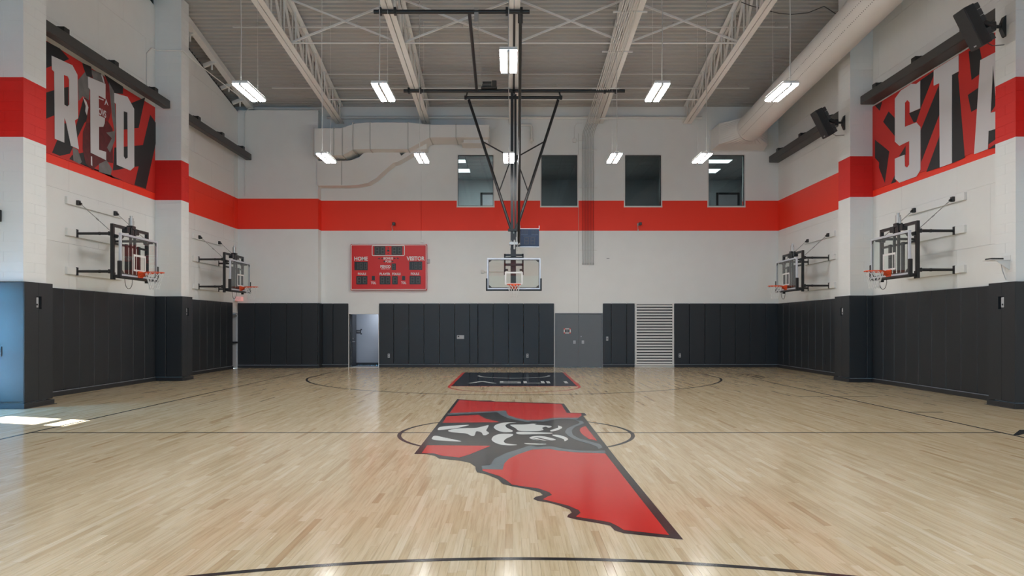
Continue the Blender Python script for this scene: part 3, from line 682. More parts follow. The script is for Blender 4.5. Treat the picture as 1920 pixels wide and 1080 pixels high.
def pil_run(X, xin, y0, y1, label, cut, segs):
    sg = 1 if X > 0 else -1; T = .06; ya_, yb__ = y0-.07, y1+.12; xf = xin-sg*T
    t = thing('wall_padding', label, 'wall padding', (0,0,0), 0, 'padding wrapped around the pilasters')
    xs_ = [xf]+[xf+sg*q for q in segs]+[X]
    for a, b in zip(xs_, xs_[1:]): MB().cbox(min(a,b)+.003, ya_, PZ0, max(a,b)-.003, y0-.002, PZ1, .014).build('pad', M_pad, t)
    ym = (ya_+yb__)/2
    for k, (a, b) in enumerate(((ya_+.005, ym-.003), (ym+.003, yb__))):
        c0, c1 = (cut[0], cut[1])
        if k == 0: P = [(a,PZ0),(b,PZ0),(b,c0),(b-cut[2],c0),(b-cut[2],c1),(b,c1),(b,PZ1),(a,PZ1)]
        else: P = [(a,PZ0),(b,PZ0),(b,PZ1),(a,PZ1),(a,c1),(a+cut[3],c1),(a+cut[3],c0),(a,c0)]
        MB().prism(P, lambda y, z, d: (xf+sg*d, y, z), T-.002).build('pad', M_pad, t)
    MB().cbox(min(xin,X)+.003 if sg > 0 else X, y1+.002, PZ0, max(xin,X)-.003 if sg < 0 else X, yb__, PZ1, .014).build('pad', M_pad, t)
    ex = .03
    MB().cbox(xf-sg*ex, ya_-ex, .002, X, yb__+.02, .105, .008).cbox(xf-sg*(ex+.02), ya_-ex-.02, .001, X, yb__+.07, .012, .004).build('base_strip', M_base, t)
    bx = MB(); ox = xin-sg*.004
    bx.box(xin-sg*.001, ym-cut[2]+.002, cut[0]+.003, xin-sg*.010, ym+cut[3]-.002, cut[1]-.003, 0)
    yo = ym-.02 if X < 0 else ym+.0
    bo_ = thing('outlet_box', label.replace('charcoal padding wrapped around', 'recessed outlet box cut into the padding of'), 'outlet', (0,0,0), 0, 'outlet boxes in the pilaster padding')
    bx.build('back_plate', M_dk, bo_)
    MB().cbox(xin-sg*.012, yo-.07, cut[0]+.03, xin-sg*.05, yo+.03, cut[1]-.02, .006).build('outlet_body', M_plate, bo_)
    MB().tube([(xin-sg*.05,yo-.02,cut[0]+.09),(xin-sg*.058,yo-.02,cut[0]+.09)], .02, 8).build('socket', M_dk, bo_)
    return t
pil_run(XL, -9.88, 14.45, 15.16, 'charcoal padding wrapped around the nearer left pilaster', (2.02,2.28,.07,.09), (.60,))
pil_run(XL, -10.05, 21.72, 22.22, 'charcoal padding wrapped around the farther left pilaster', (1.98,2.22,.06,.08), (.50,))
pil_run(XR, 10.17, 14.43, 15.04, 'charcoal padding wrapped around the nearer right pilaster', (2.02,2.28,.07,.10), (.35,))
pil_run(XR, 10.03, 21.2, 21.96, 'charcoal padding wrapped around the farther right pilaster', (1.98,2.22,.07,.08), (.52,))

# louver
x0, zt0 = bk(1191,568.5,YP); x1, zb0 = bk(1263.5,685,YP)
lv = thing('wall_louver', 'white slatted ventilation louver set between the padding of the back wall', 'louver', ((x0+x1)/2, YB, zb0))
hw = (x1-x0)/2; hh = zt0-zb0
MB().box(-hw,-.07,0,-hw+.055,-.002,hh).box(hw-.055,-.07,0,hw,-.002,hh).box(-hw+.055,-.07,0,hw-.055,-.002,.06).box(-hw+.055,-.07,hh-.05,hw-.055,-.002,hh).build('frame', M_white, lv)
MB().box(-hw+.055,-.012,.06,hw-.055,-.003,hh-.05).build('back_panel', M_dk, lv)
n = 21; me = None
for i in range(n):
    z = .06+(hh-.11)*(i+.5)/n; pch = (hh-.11)/n
    if me is None: me = MB().add([(-hw+.056,-.066,-pch*.30),(hw-.056,-.066,-pch*.30),(hw-.056,-.030,pch*.02),(-hw+.056,-.030,pch*.02),(-hw+.056,-.066,pch*.02),(hw-.056,-.066,pch*.02),(hw-.056,-.030,pch*.30),(-hw+.056,-.030,pch*.30)],
        [(0,1,2,3),(4,7,6,5),(0,4,5,1),(0,3,7,4),(1,5,6,2),(3,2,6,7)]).mesh('slat', M_white)
    put('slat', me, lv, (0,0,z))

# ---------------------------------------------------------------- lettering
def text_mesh(body, mat_, offset=.02):
    cu = bpy.data.curves.new('lettering', 'FONT'); cu.body = body; cu.size = 1; cu.offset = offset; cu.resolution_u = 3
    ob = bpy.data.objects.new('lettering', cu); C.objects.link(ob); bpy.context.view_layer.update()
    me = bpy.data.meshes.new_from_object(ob.evaluated_get(bpy.context.evaluated_depsgraph_get()))
    bpy.data.objects.remove(ob); bpy.data.curves.remove(cu)
    vs = [v.co.copy() for v in me.vertices]; fs = [tuple(p.vertices) for p in me.polygons]; bpy.data.meshes.remove(me)
    x0 = min(v.x for v in vs); x1 = max(v.x for v in vs); y0 = min(v.y for v in vs); y1 = max(v.y for v in vs)
    return [((v.x-x0)/(x1-x0), (v.y-y0)/(y1-y0)) for v in vs], fs
def text_back(name, body, u0, u1, v0, v1, Y, m, parent, offset=.02):
    P, fs = text_mesh(body, m, offset); xa, za = bk(u0, v1, Y); xb, zb = bk(u1, v0, Y)
    mb = MB(); mb.add([(xa+a*(xb-xa), Y, za+b*(zb-za)) for a, b in P], fs)
    return mb.build(name, m, parent, fix=False)

# ---------------------------------------------------------------- scoreboard
YS = 28.6
sb = thing('scoreboard', 'red scoreboard with unlit digits and white lettering on the back wall', 'scoreboard')
def R(mb, u0, v0, u1, v1, ya, yb2, m=0):
    xa, za = bk(u0, v1, YS); xb, zb = bk(u1, v0, YS); mb.box(xa, ya, za, xb, yb2, zb, m); return mb
xa, za = bk(657.3, 544, YS); xb, zb = bk(800.2, 458, YS)
MB().cbox(xa, YS, za, xb, YB-.002, zb, .012).build('cabinet', M_redp, sb)
def ring(mb, u0, v0, u1, v1, wpx, rad, y, depth):
    a0, b0 = bk(u0, v1, YS); a1, b1 = bk(u1, v0, YS); w_ = wpx*YS/F; r_ = rad*YS/F
    def rr(x0, z0, x1, z1, r):
        P = []
        for (cx_, cz_, s0) in ((x1-r,z1-r,0),(x0+r,z1-r,1),(x0+r,z0+r,2),(x1-r,z0+r,3)):
            for k in range(6):
                t_ = (s0+k/5)*PI/2; P.append((cx_+r*math.cos(t_), cz_+r*math.sin(t_)))
        return P
    mb.prism([rr(a0,b0,a1,b1,r_), rr(a0+w_,b0+w_,a1-w_,b1-w_,max(r_-w_,.005))[::-1]], lambda x, z, d: (x, y-d, z), depth)
mb = MB(); ring(mb, 658, 458.6, 799.6, 543.4, 1.2, 2.6, YS-.001, .008); mb.build('border', M_white, sb)
mb = MB(); ring(mb, 697.2, 459.8, 759, 480, 1.3, 3, YS-.001, .008); mb.build('clock_border', M_white, sb)
sc = 10.667
def digits(x0, y0, x1, y1, n, narrow_first=False):
    u0, v0, u1, v1 = 640+x0/sc, 450+y0/sc, 640+x1/sc, 450+y1/sc
    w_ = R(MB(), u0, v0, u1, v1, YS-.012, YS-.001).build('digit_window', M_win, sb)
    mb = MB(); du = (u1-u0)/n
    for k in range(n):
        a, b = u0+du*k+du*.2, u0+du*(k+1)-du*.16; t_ = du*.13; top_, bot = v0+(v1-v0)*.12, v1-(v1-v0)*.12; mid = (top_+bot)/2
        segs = [(a,top_,b,top_+t_),(a,mid-t_/2,b,mid+t_/2),(a,bot-t_,b,bot),(a,top_+t_,a+t_,mid-t_/2),(b-t_,top_+t_,b,mid-t_/2),(a,mid+t_/2,a+t_,bot-t_),(b-t_,mid+t_/2,b,bot-t_)]
        if narrow_first and k == 0: segs = [(b-t_,top_,b,mid-t_/2),(b-t_,mid+t_/2,b,bot)]
        for s_ in segs: R(mb, *s_, YS-.0145, YS-.012)
    mb.build('digit_segments', M_seg, w_)
for a in ((662,125,880,298,2),(1004,125,1220,298,2),(265,435,528,605,3,True),(1360,430,1618,598,3,True),(1006,470,1090,600,1),(300,722,522,888,2),(768,722,982,888,2),(1018,722,1128,888,1),(1366,718,1588,886,2)): digits(*a)
for (a, b, c, d) in ((612,720,672,806),(1216,720,1278,806)): R(MB(), 640+a/sc, 450+b/sc, 640+c/sc, 450+d/sc, YS-.012, YS-.001).build('time_out_window', M_win, sb)
mb = MB()
for (a, b, c, d) in ((928,150,950,172),(918,195,960,232),(928,258,950,280)): R(mb, 640+a/sc, 450+b/sc, 640+c/sc, 450+d/sc, YS-.008, YS-.001)
for (a, b, s_) in ((750,370,-1),(812,370,-1),(1070,368,1),(1134,368,1),(856,430,-1),(1026,430,1)):
    tip = bk(640+(a+s_*24)/sc, 450+b/sc, YS); p1 = bk(640+(a-s_*20)/sc, 450+(b-19)/sc, YS); p2 = bk(640+(a-s_*20)/sc, 450+(b+19)/sc, YS)
    mb.prism([tip, p1, p2], lambda x, z, d: (x, YS-.002-d, z), .004)
mb.build('indicator', M_win, sb)
for (s_, a, b, c, d) in (('HOME',258,332,530,415),('VISITOR',1305,326,1668,412),('BONUS',845,342,1036,392),('POSS',882,406,998,450),('PERIOD',780,503,985,558),('FOULS',330,655,496,700),('PLAYER',766,655,978,702),('FOULS',1018,655,1186,702),('FOULS',1390,652,1558,700),('TOL',592,832,694,884),('TOL',1196,830,1298,882)):
    text_back('lettering', s_, 640+a/sc, 640+c/sc, 450+b/sc, 450+d/sc, YS-.006, M_white, sb, .035)
text_back('lettering', 'GAME PLAY', 640+795/sc, 640+970/sc, 450+566/sc, 450+588/sc, YS-.006, M_white, sb, .01)
x_, z_ = bk(803.5, 490, YB)
t = thing('junction_box', 'small grey box on the wall at the right edge of the scoreboard', 'junction box', (x_, YB, z_))
MB().cbox(-.06,-.06,-.08,.06,-.001,.08,.008).build('box', M_lgrey, t); MB().tube([(0,-.06,.01),(0,-.075,.01)], .025, 10).build('button', M_galv, t)
x_, _z = bk(790, 0, YB)
tag(MB().tube([(x_,YB-.02,bk(0,452,YB)[1]),(x_,YB-.02,bk(0,320,YB)[1])], .008, 6).cbox(x_-.03,YB-.05,bk(0,455,YB)[1],x_+.09,YB-.001,bk(0,450,YB)[1],.005).build('conduit', M_wall), 'thin white conduit rising from the top right of the scoreboard', 'conduit')

# ---------------------------------------------------------------- banners on the side walls
def dl(x, y): return sw(80+x/3.7227, 70+y/3.7241, XL+.02)
bn = thing('wall_banner', 'red and black wall banner with white letters RED and a basketball player', 'banner')
XBL = XL+.02
pl_ = lambda e: (lambda y, z, d: (XBL+e-d, y, z))
def bpoly(mb, P, e, m=0, dep=.0012):
    loops = P if isinstance(P[0][0], (tuple,list)) else [P]
    mb.prism([[dl(*p) for p in L] for L in loops], pl_(e), dep, m); return mb
MB().box(XL+.001, 15.3, 5.70, XBL, 21.69, 8.30).build('backing', M_bred, bn)
def cy(P):                                                            # keep prints inside the panel
    return [(max(25,min(800,a)), b) for a, b in P]
mb = MB()
for P in ([(-12,8),(25,27),(120,78),(185,152),(25,215),(-12,232)], [(-12,398),(25,385),(90,365),(180,345),(180,525),(80,545),(25,568),(-12,580)],
  [(65,805),(100,720),(150,600),(178,600),(212,690),(250,560),(285,420),(335,440),(330,560),(290,600),(190,812),(120,828)], [(430,258),(562,345),(560,395),(490,390),(460,330)],
  [(610,462),(715,420),(670,632),(560,645),(560,500)], [(750,540),(800,612),(800,690),(720,1058),(640,1030),(670,900),(490,930),(500,770),(700,752)], [(185,850),(205,822),(300,800),(345,910),(480,960),(500,985),(560,998)]):
    bpoly(mb, P, .0016)
mb.build('black_pattern', M_bblk, bn)
fig = put('player_print', None, bn); fig['label'] = 'printed basketball player in a dark red uniform'
def fp(name, m, e, *polys):
    mb = MB()
    for P in polys: bpoly(mb, P, e)
    mb.build(name, m, fig)
fp('jersey', M_jers, .0030, [(335,255),(420,262),(462,330),(478,520),(455,600),(300,610),(312,540),(285,430),(330,440)])
fp('shorts', M_short, .0032, [(305,598),(455,585),(488,640),(490,880),(430,866),(395,885),(345,925),(300,880),(278,780),(280,660)])
fp('arm', M_skin, .0036, [(245,300),(300,235),(335,290),(322,440),(280,410),(250,445)])
fp('arm', M_skin, .0036, [(462,315),(498,380),(512,600),(503,720),(470,805),(448,770),(482,705),(442,665),(500,655),(484,560),(472,430)])
fp('neck', M_skin, .0036, [(335,222),(408,252),(425,318),(352,290)])
fp('knee', M_skin, .0036, [(392,884),(445,858),(484,920),(474,962),(392,940)])
fp('hand', M_skin, .0036, [(208,768),(245,785),(272,870),(258,886),(214,862)])
fp('hair_and_beard', M_bblk, .0040, [(275,178),(338,205),(345,282),(305,268),(285,215)])
fp('trim', M_bwht, .0044, [(278,412),(305,450),(318,490),(308,545),(296,515),(300,480)], [(405,258),(418,262),(432,320),(425,318)], [(430,472),(442,430),(458,478),(450,470),(443,452),(437,470)], [(388,420),(425,435),(424,442),(388,428)], [(336,830),(344,832),(346,900),(336,890)])
P, fs = text_mesh('OVS', M_bwht, .03); a0 = dl(388,500); a1 = dl(442,545); b1 = dl(442,490)
mb = MB(); mb.add([(XBL+.0046, a0[0]+(a1[0]-a0[0])*a, dl(388,538)[1]+(b1[1]-dl(442,540)[1])*b) for a, b in P], fs); mb.build('lettering', M_bwht, fig, fix=False)
for L in ([[(60,128),(205,195),(240,262),(245,565),(222,580),(250,782),(195,757),(160,590),(148,560),(148,735),(82,708),(78,240),(62,225)], [(145,262),(172,272),(182,295),(183,470),(170,483),(148,470)]],
          [[(314,275),(436,325),(436,432),(388,405),(390,545),(432,565),(430,600),(420,625),(390,625),(390,785),(440,800),(440,858),(333,805),(330,365),(316,350)]],
          [[(498,388),(590,415),(636,500),(637,905),(610,930),(515,890),(510,465),(498,455)], [(563,515),(590,525),(592,840),(575,850),(563,830)]]):
    bpoly(MB(), L, .012, 0, .008).build('letter', M_bwht, bn)
XBR = XR-.02
def er(x, y): return sw(1630+x/3.6, 60+y/3.6, XBR)
bs = thing('wall_banner', 'red and black wall banner with the white letters STA', 'banner')
MB().box(XR-.001, 15.1, 5.68, XBR, 21.19, 8.165).build('backing', M_bred, bs)
def rpoly(mb, P, e, m=0, dep=.0012):
    loops = P if isinstance(P[0][0], (tuple,list)) else [P]
    mb.prism([[er(*p) for p in L] for L in loops], lambda y, z, d: (XBR-e+d, y, z), dep, m); return mb
mb = MB()
for P in ([(38,497),(88,468),(70,532)], [(130,535),(180,590),(180,712),(93,606)], [(38,727),(135,806),(105,1020),(65,915),(66,880),(38,850)], [(200,840),(245,768),(245,830)], [(145,1025),(175,960),(180,1012)],
  [(268,548),(348,515),(318,605),(300,612)], [(345,326),(437,262),(432,300),(345,520)], [(346,665),(470,358),(478,545),(350,880)], [(385,945),(478,690),(480,912)], [(556,285),(605,268),(600,295),(645,848),(556,888)],
  [(670,130),(745,105),(760,190),(747,282),(690,325)], [(665,425),(748,368),(737,512),(688,540)], [(722,600),(735,590),(722,800),(712,800)], [(835,215),(900,180),(900,420),(820,545)], [(806,668),(900,630),(900,690),(803,760)], [(800,792),(900,720),(900,770)]):
    rpoly(mb, P, .0016)
mb.build('black_pattern', M_bblk, bs)
for L in ([[(345,330),(345,515),(275,545),(275,475),(258,458),(242,478),(242,640),(320,610),(347,640),(347,930),(320,975),(205,1017),(175,990),(175,855),(240,828),(242,905),(258,915),(272,895),(272,735),(205,768),(175,740),(175,450),(215,395),(285,350),(320,350)]],
          [[(437,258),(605,155),(605,265),(560,290),(560,885),(478,915),(475,345),(437,362)]],
          [[(752,190),(855,136),(868,130),(880,700),(862,652),(808,668),(803,790),(710,825)], [(838,225),(822,545),(862,535)]]):
    rpoly(MB(), L, .012, 0, .008).build('letter', M_bwht, bs)

# ---------------------------------------------------------------- dark wall beams
def wall_beam(sg, X, y0, y1, label):
    t = thing('wall_beam', label, 'beam', (0,0,0), 0, 'dark beams high on the side walls'); xc = sg*10.32
    xi = sg*10.28; xo = X-sg*.015 if sg > 0 else -10.50
    MB().cbox(xi, y0, 8.20, xo, y1, 8.44, .012).box(xi+sg*.03, y0+.02, 8.194, xo-sg*.03, y1-.02, 8.20).build('beam', M_dark, t)
    for i in range(3):
        y = y0+(y1-y0)*(i+.62)/3
        MB().box(xi+sg*.02, y-.1, 8.435, xi+sg*.2, y+.1, 8.56).prism([(y-.012,8.435),(y+.012,8.435),(y+.012,8.6),(y-.012,8.6)], lambda a, b, d: (xi+sg*.2+sg*d, a, b), abs(X-xi)-.21 if sg > 0 else .36).build('bracket', M_black, t)
wall_beam(-1, XL, 15.25, 21.5, 'long dark grey beam over the RED banner')
wall_beam(-1, XL, 22.35, 28.2, 'dark grey beam high on the left wall beyond the farther pilaster')
wall_beam(1, XR, 15.12, 21.1, 'long dark grey beam over the STA banner')
wall_beam(1, XR, 22.1, 28.6, 'dark grey beam high on the right wall beyond the farther pilaster')

# ---------------------------------------------------------------- basketball backstops
def backboard(parent):                                                # local: face towards -y at y=0, x across, z world height
    W, zb0, zt0 = .915, 2.90, 3.97
    MB().box(-W+.05, -.004, zb0+.05, W-.05, .009, zt0-.05).build('glass_pane', M_bglass, parent)
    f_ = MB(); t_ = .055
    f_.cbox(-W,-.012,zt0-t_,W,.045,zt0,.006).cbox(-W,-.012,zb0,W,.045,zb0+t_,.006).cbox(-W,-.012,zb0+t_,-W+t_,.045,zt0-t_,.006).cbox(W-t_,-.012,zb0+t_,W,.045,zt0-t_,.006)
    fo = f_.build('board_frame', M_silver, parent)
    e_ = MB(); w2 = .018
    e_.box(-W+t_,-.008,zt0-t_-w2,W-t_,-.005,zt0-t_).box(-W+t_,-.008,zb0+t_,W-t_,-.005,zb0+t_+w2).box(-W+t_,-.008,zb0+t_+w2,-W+t_+w2,-.005,zt0-t_-w2).box(W-t_-w2,-.008,zb0+t_+w2,W-t_,-.005,zt0-t_-w2)
    for sx in (-1,1):
        for (z_, s_) in ((zb0+t_,1),(zt0-t_,-1)):
            xx = sx*(W-t_); e_.prism([(xx,z_),(xx-sx*.13,z_),(xx-sx*.06,z_+s_*.07),(xx,z_+s_*.1)], lambda a,b,d: (a,-.0085-d,b), .003)
    e_.build('edge_seal', M_dark, fo)
    tg = MB(); tg.box(-.305,-.0075,3.07,-.255,-.005,3.50).box(.255,-.0075,3.07,.305,-.005,3.50).box(-.255,-.0075,3.45,.255,-.005,3.50).box(-.255,-.0075,3.07,.255,-.005,3.115)
    tg.build('target_square', M_white, parent)
    p_ = MB(); p_.cbox(-W-.03,-.035,zb0-.045,W+.03,.065,zb0+.012,.012)
    for sx in (-1,1): p_.cbox(sx*(W-.02),-.035,zb0-.045,sx*(W+.035),.065,zb0+.38,.012)
    p_.build('edge_padding', M_black, parent)
    rc = -.385; rr = .2286; zr = 3.05
    ring_ = MB().tube([(rr*math.cos(2*PI*i/32), rc+rr*math.sin(2*PI*i/32), zr) for i in range(32)], .0115, 8, closed=True)
    ring_.box(-.11,-.03,zr-.14,.11,-.004,zr+.03)
    ring_.add([(-.11,-.03,zr-.0),(.11,-.03,zr-.0),(.10,rc+rr-.01,zr+.005),(-.10,rc+rr-.01,zr+.005),(-.11,-.03,zr-.12),(.11,-.03,zr-.12),(.10,rc+rr-.02,zr-.03),(-.10,rc+rr-.02,zr-.03)], [(0,1,2,3),(4,7,6,5),(0,3,7,4),(1,5,6,2),(3,2,6,7),(0,4,5,1)])
    for sx in (-1,1): ring_.tube([(sx*.10,-.02,zr-.06),(sx*.2,rc+.11,zr-.008)], .012, 6)
    ro_ = ring_.build('rim', M_orange, parent)
    nt_ = MB(); n_ = 12; lev = [(0,.222),(.09,.20),(.18,.168),(.27,.14),(.36,.125),(.43,.122)]
    def np(k, l): a = 2*PI*(k+(.5 if l%2 else 0))/n_; return (lev[l][1]*math.cos(a), rc+lev[l][1]*math.sin(a), zr-.01-lev[l][0])
    for k in range(n_):
        for l in range(len(lev)-1):
            nt_.tube([np(k,l), np(k,l+1)], .0055, 4, cap=False); nt_.tube([np(k,l), np(k-1 if l%2 == 0 else k+1, l+1)], .0055, 4, cap=False)
    nt_.build('net', M_net, ro_)
def side_hoop(loc, rz, label, wall_gap):
    t = thing('wall_hoop', label, 'basketball hoop', loc, rz, 'wall mounted basketball hoops')
    backboard(t); G = wall_gap
    for (za, zb1) in ((4.64,4.82),(3.87,4.05),(2.93,3.11)): MB().cbox(-1.22, G-.065, za, 1.22, G-.001, zb1, .004).build('stringer', M_wood, t)
    yfr = .24
    f_ = MB()
    for sx in (-1,1): f_.bar((sx*.83,yfr,2.82),(sx*.83,yfr,4.18), .075, .075, up=(0,1,0))
    f_.bar((-.87,yfr,4.17),(.87,yfr,4.17), .07, .07)
    f_.bar((-.83,yfr,2.9),(.83,yfr,2.9), .06, .06).bar((-.83,yfr,3.72),(.83,yfr,3.72), .05, .05)
    for sx in (-1,1):
        f_.bar((sx*.3,yfr-.06,2.9),(sx*.3,yfr-.06,3.75), .09, .05, up=(0,1,0)); f_.bar((sx*.1,yfr-.06,2.95),(sx*.1,yfr-.06,4.2), .06, .05, up=(0,1,0))
        f_.bar((sx*.83,yfr,2.9),(sx*.83,.05,2.92), .05).bar((sx*.78,yfr,3.9),(sx*.78,.05,3.9), .05); f_.bar((sx*.83,yfr-.02,3.9),(sx*.70,yfr-.02,3.9), .09, .09)
    f_.build('support_frame', M_black, t)
    st_ = None
    for sx in (-1,1):
        for z_ in (3.96, 3.02):
            MB().tube([(sx*.83,yfr+.04,z_),(sx*.83,G-.06,z_)], [.038,.032], 10).tube([(sx*.83,yfr+.3,z_),(sx*.83,yfr+.34,z_)], .042, 10).cbox(sx*.83-.04,G-.075,z_-.1,sx*.83+.04,G-.05,z_+.1,.004).cbox(sx*.83-.05,yfr+.02,z_-.05,sx*.83+.05,yfr+.09,z_+.05,.006).build('strut', M_black, t)
        MB().cbox(sx*.83-.05,G-.13,4.66,sx*.83+.05,G-.05,4.78,.01).tube([(sx*.83,G-.12,4.72),(sx*.83,G-.17,4.68)], .03, 8).build('chain_bracket', M_black, t)
        a = Vector((sx*.83,G-.15,4.69)); b = Vector((sx*.83,yfr+.05,4.02)); ch = MB(); k_ = 16
        for i in range(k_):
            p = a.lerp(b, i/k_); q = a.lerp(b, (i+.95)/k_); o_ = .008 if i%2 else 0
            ch.tube([p+Vector((o_,0,0)), q+Vector((o_,0,0))], .008, 4); ch.tube([p+Vector((-o_,0,.004)), q+Vector((-o_,0,.004))], .008, 4)
        ch.tube([a.lerp(b,.52), a.lerp(b,.6)], .016, 6).build('chain', M_galv, t)
    ac = MB().cbox(-.09,.14,4.16,.09,.30,4.26,.01).cbox(-.3,.16,4.05,-.16,.30,4.2,.01).cbox(.16,.16,4.05,.3,.30,4.2,.01).cbox(-.05,.16,3.98,.05,.26,4.16,.006)
    ao_ = ac.build('height_adjuster', M_black, t)
    MB().tube([(0,.22,4.26),(0,.22,4.46)], .06, 10).tube([(0,.22,4.46),(0,.22,4.52)], .035, 10).tube([(.09,.22,4.24),(.09,.22,4.4)], .03, 8).build('motor', M_galv, ao_); MB().tube([(0,.22,3.85),(0,.22,4.05)], .025, 8).build('screw', M_galv, ao_)
    MB().tube([(-.42+.36*math.sin(0)+(.42*(.5-.5*math.cos(PI*i/12)) if 0 else .18*math.cos(PI-PI*i/12)), .06, 2.88-.27*math.sin(PI*i/12)**.7 if 0 < i < 12 else 2.9) for i in range(13)], .008, 6).build('cable', M_black, t)
    return t
GAP = 1.18
h0 = side_hoop((XL+GAP, 18.56, 0), PI/2, 'glass backboard hoop mounted on the left wall below the RED banner', GAP)
def hoop_copy(loc, rz, label):
    c = copy_tree(h0); c.location = loc; c.rotation_euler = (0,0,rz); c['label'] = label
hoop_copy((XL+GAP, 25.45, 0), PI/2, 'glass backboard hoop on the left wall near the back corner and exit sign')
hoop_copy((XR-GAP, 18.05, 0), -PI/2, 'glass backboard hoop mounted on the right wall below the STA banner')
hoop_copy((XR-GAP, 24.85, 0), -PI/2, 'glass backboard hoop on the right wall near the back corner')

# ceiling hung backstop
YG = YBASE-1.22; YM = YG+.42; HX = XC
ch_ = thing('ceiling_hoop', 'large black ceiling-hung backstop with glass backboard before the back wall', 'basketball hoop', (HX, YG, 0))
backboard(ch_)
y2 = 25.1-YG; zp2 = chord(25.1)-.07; y1_ = 19.7-YG; zp1 = chord(19.7)-.07; ym_ = YM-YG; ztop = 9.68
def X_(u, Y): return bk(u, 0, Y)[0]-HX
MB().tube([(X_(757,25.1),y2,zp2),(X_(1171.5,25.1),y2,zp2)], .058, 12).build('rear_header_pipe', M_black, ch_)
MB().tube([(X_(701,19.7),y1_,zp1),(X_(993,19.7),y1_,zp1)], .058, 12).build('front_header_pipe', M_black, ch_)
MB().tube([(X_(873,25.1),y2,ztop),(X_(1050.5,25.1),y2,ztop)], .055, 12).build('hinge_pipe', M_black, ch_)
for (jx, yy, zz) in ((JX[1],y2,zp2),(JX[3],y2,zp2),(JX[1],y1_,zp1),(JX[2],y1_,zp1)):
    for s_ in (-.2,.2): MB().box(jx-HX+s_-.035, yy-.075, zz-.08, jx-HX+s_+.035, yy+.075, zz+.10).build('pipe_clamp', M_black, ch_)
for u in (873.5, 1051.5):
    xx = X_(u, 25.1); MB().bar((xx+(.06 if u < 960 else -.06),y2,zp2-.02),(xx,y2,ztop), .05, .05, up=(0,1,0)).cbox(xx-.05,y2-.06,ztop-.06,xx+.05,y2+.06,ztop+.06,.008).build('hanger', M_black, ch_)
ms = MB()
ms.bar((-.06,ym_,ztop+.04),(-.06,ym_,3.0), .10, .10, up=(0,1,0)).bar((.055,ym_+.05,ztop),(.055,ym_+.05,4.75), .08, .08, up=(0,1,0))
ms.bar((0,ym_,4.85),(0,ym_,2.95), .15, .13, up=(0,1,0)).tube([(0,y2,zp2),(0,ym_,ztop-.02)], .05, 10)
ms.build('mast', M_black, ch_)
MB().tube([(.0,y1_,zp1),(.0,y2,zp2)], .035, 8).build('ridge_strut', M_black, ch_)
MB().tube([(.17,y1_,zp1),(.17,y1_+.15,zp1-.25)], .07, 8).tube([(.17,y1_,zp1),(.17,ym_,4.55)], .045, 10).build('folding_brace', M_black, ch_)
MB().tube([(X_(880,19.7),y1_,zp1),(X_(894,25.1),y2,zp2)], .05, 10).build('header_strut', M_black, ch_)
for s_ in (-1, 1):
    xt = X_(879, 25.1) if s_ < 0 else X_(1046.5, 25.1); zl = 5.02
    MB().tube([(xt,y2,ztop-.08),(s_*.10,ym_,zl)], .05, 10).build('side_brace', M_black, ch_)
    pa = Vector((xt,y2,ztop-.08)); pb_ = Vector((s_*.10,ym_,zl)); q1 = pa.lerp(pb_, .325); q2 = pa.lerp(pb_, .72)
    zc_ = bk(0, 299, 25)[1]
    MB().tube([q1,(s_*.08,ym_,zc_)], .024, 8).build('cross_strut', M_black, ch_)
    MB().tube([q2,(s_*.08,ym_,zc_)], .02, 8).build('cross_strut', M_black, ch_)
MB().cbox(-.15,ym_-.1,zc_-.06,.15,ym_+.1,zc_+.06,.01).cbox(-.2,ym_-.08,4.93,.2,ym_+.08,5.02,.008).build('collar', M_black, ch_)
fr = MB()
for s_ in (-1,1):
    fq = MB(); fq.bar((s_*.31,ym_-.12,3.42),(s_*.31,ym_-.12,4.14), .055, .06, up=(0,1,0)).cbox(s_*.29,ym_-.16,3.56,s_*.2,ym_-.06,3.62,.005); fq.bar((s_*.31,ym_-.12,3.6),(s_*.31,.04,3.6), .05); fq.build('board_arm', M_black, ch_)
    MB().bar((s_*.6,.06,2.95),(0,ym_,2.97), .05).build('lower_arm', M_black, ch_)
fr.bar((-.33,ym_-.12,4.1),(.33,ym_-.12,4.1), .06, .07).bar((-.33,ym_-.12,3.77),(.33,ym_-.12,3.77), .06, .08).bar((-.33,ym_-.12,4.02),(.33,ym_-.12,4.02), .05, .04)
fr.build('board_bracket', M_black, ch_)
MB().tube([(.02,ym_-.14,4.3),(.02,ym_-.14,4.62)], .035, 8).cbox(-.16,ym_-.16,4.45,.14,ym_-.06,4.56,.01).tube([(.12,ym_-.14,4.24),(.12,ym_-.14,4.7)], .012, 6).tube([(-.12,ym_-.14,4.28),(-.08,ym_-.14,4.6)], .01, 6).build('height_adjuster', M_galv, ch_)
xw_ = X_(915,25.1); MB().cbox(xw_-.24,y2-.12,zp2+.06,xw_+.32,y2+.12,zp2+.12,.008).tube([(xw_-.2,y2,zp2+.22),(xw_+.12,y2,zp2+.22)], .11, 12).cbox(xw_+.14,y2-.1,zp2+.12,xw_+.3,y2+.1,zp2+.34,.01).build('winch', M_dark, ch_)
MB().tube([(X_(905,25.1),y2,zp2+.2),(X_(894,19.7),y1_,zp1-.05)], .006, 4).cbox(X_(892,19.7)-.04,y1_-.05,zp1-.3,X_(892,19.7)+.08,y1_+.05,zp1+.1,.01).build('hoist_cable', M_galv, ch_)
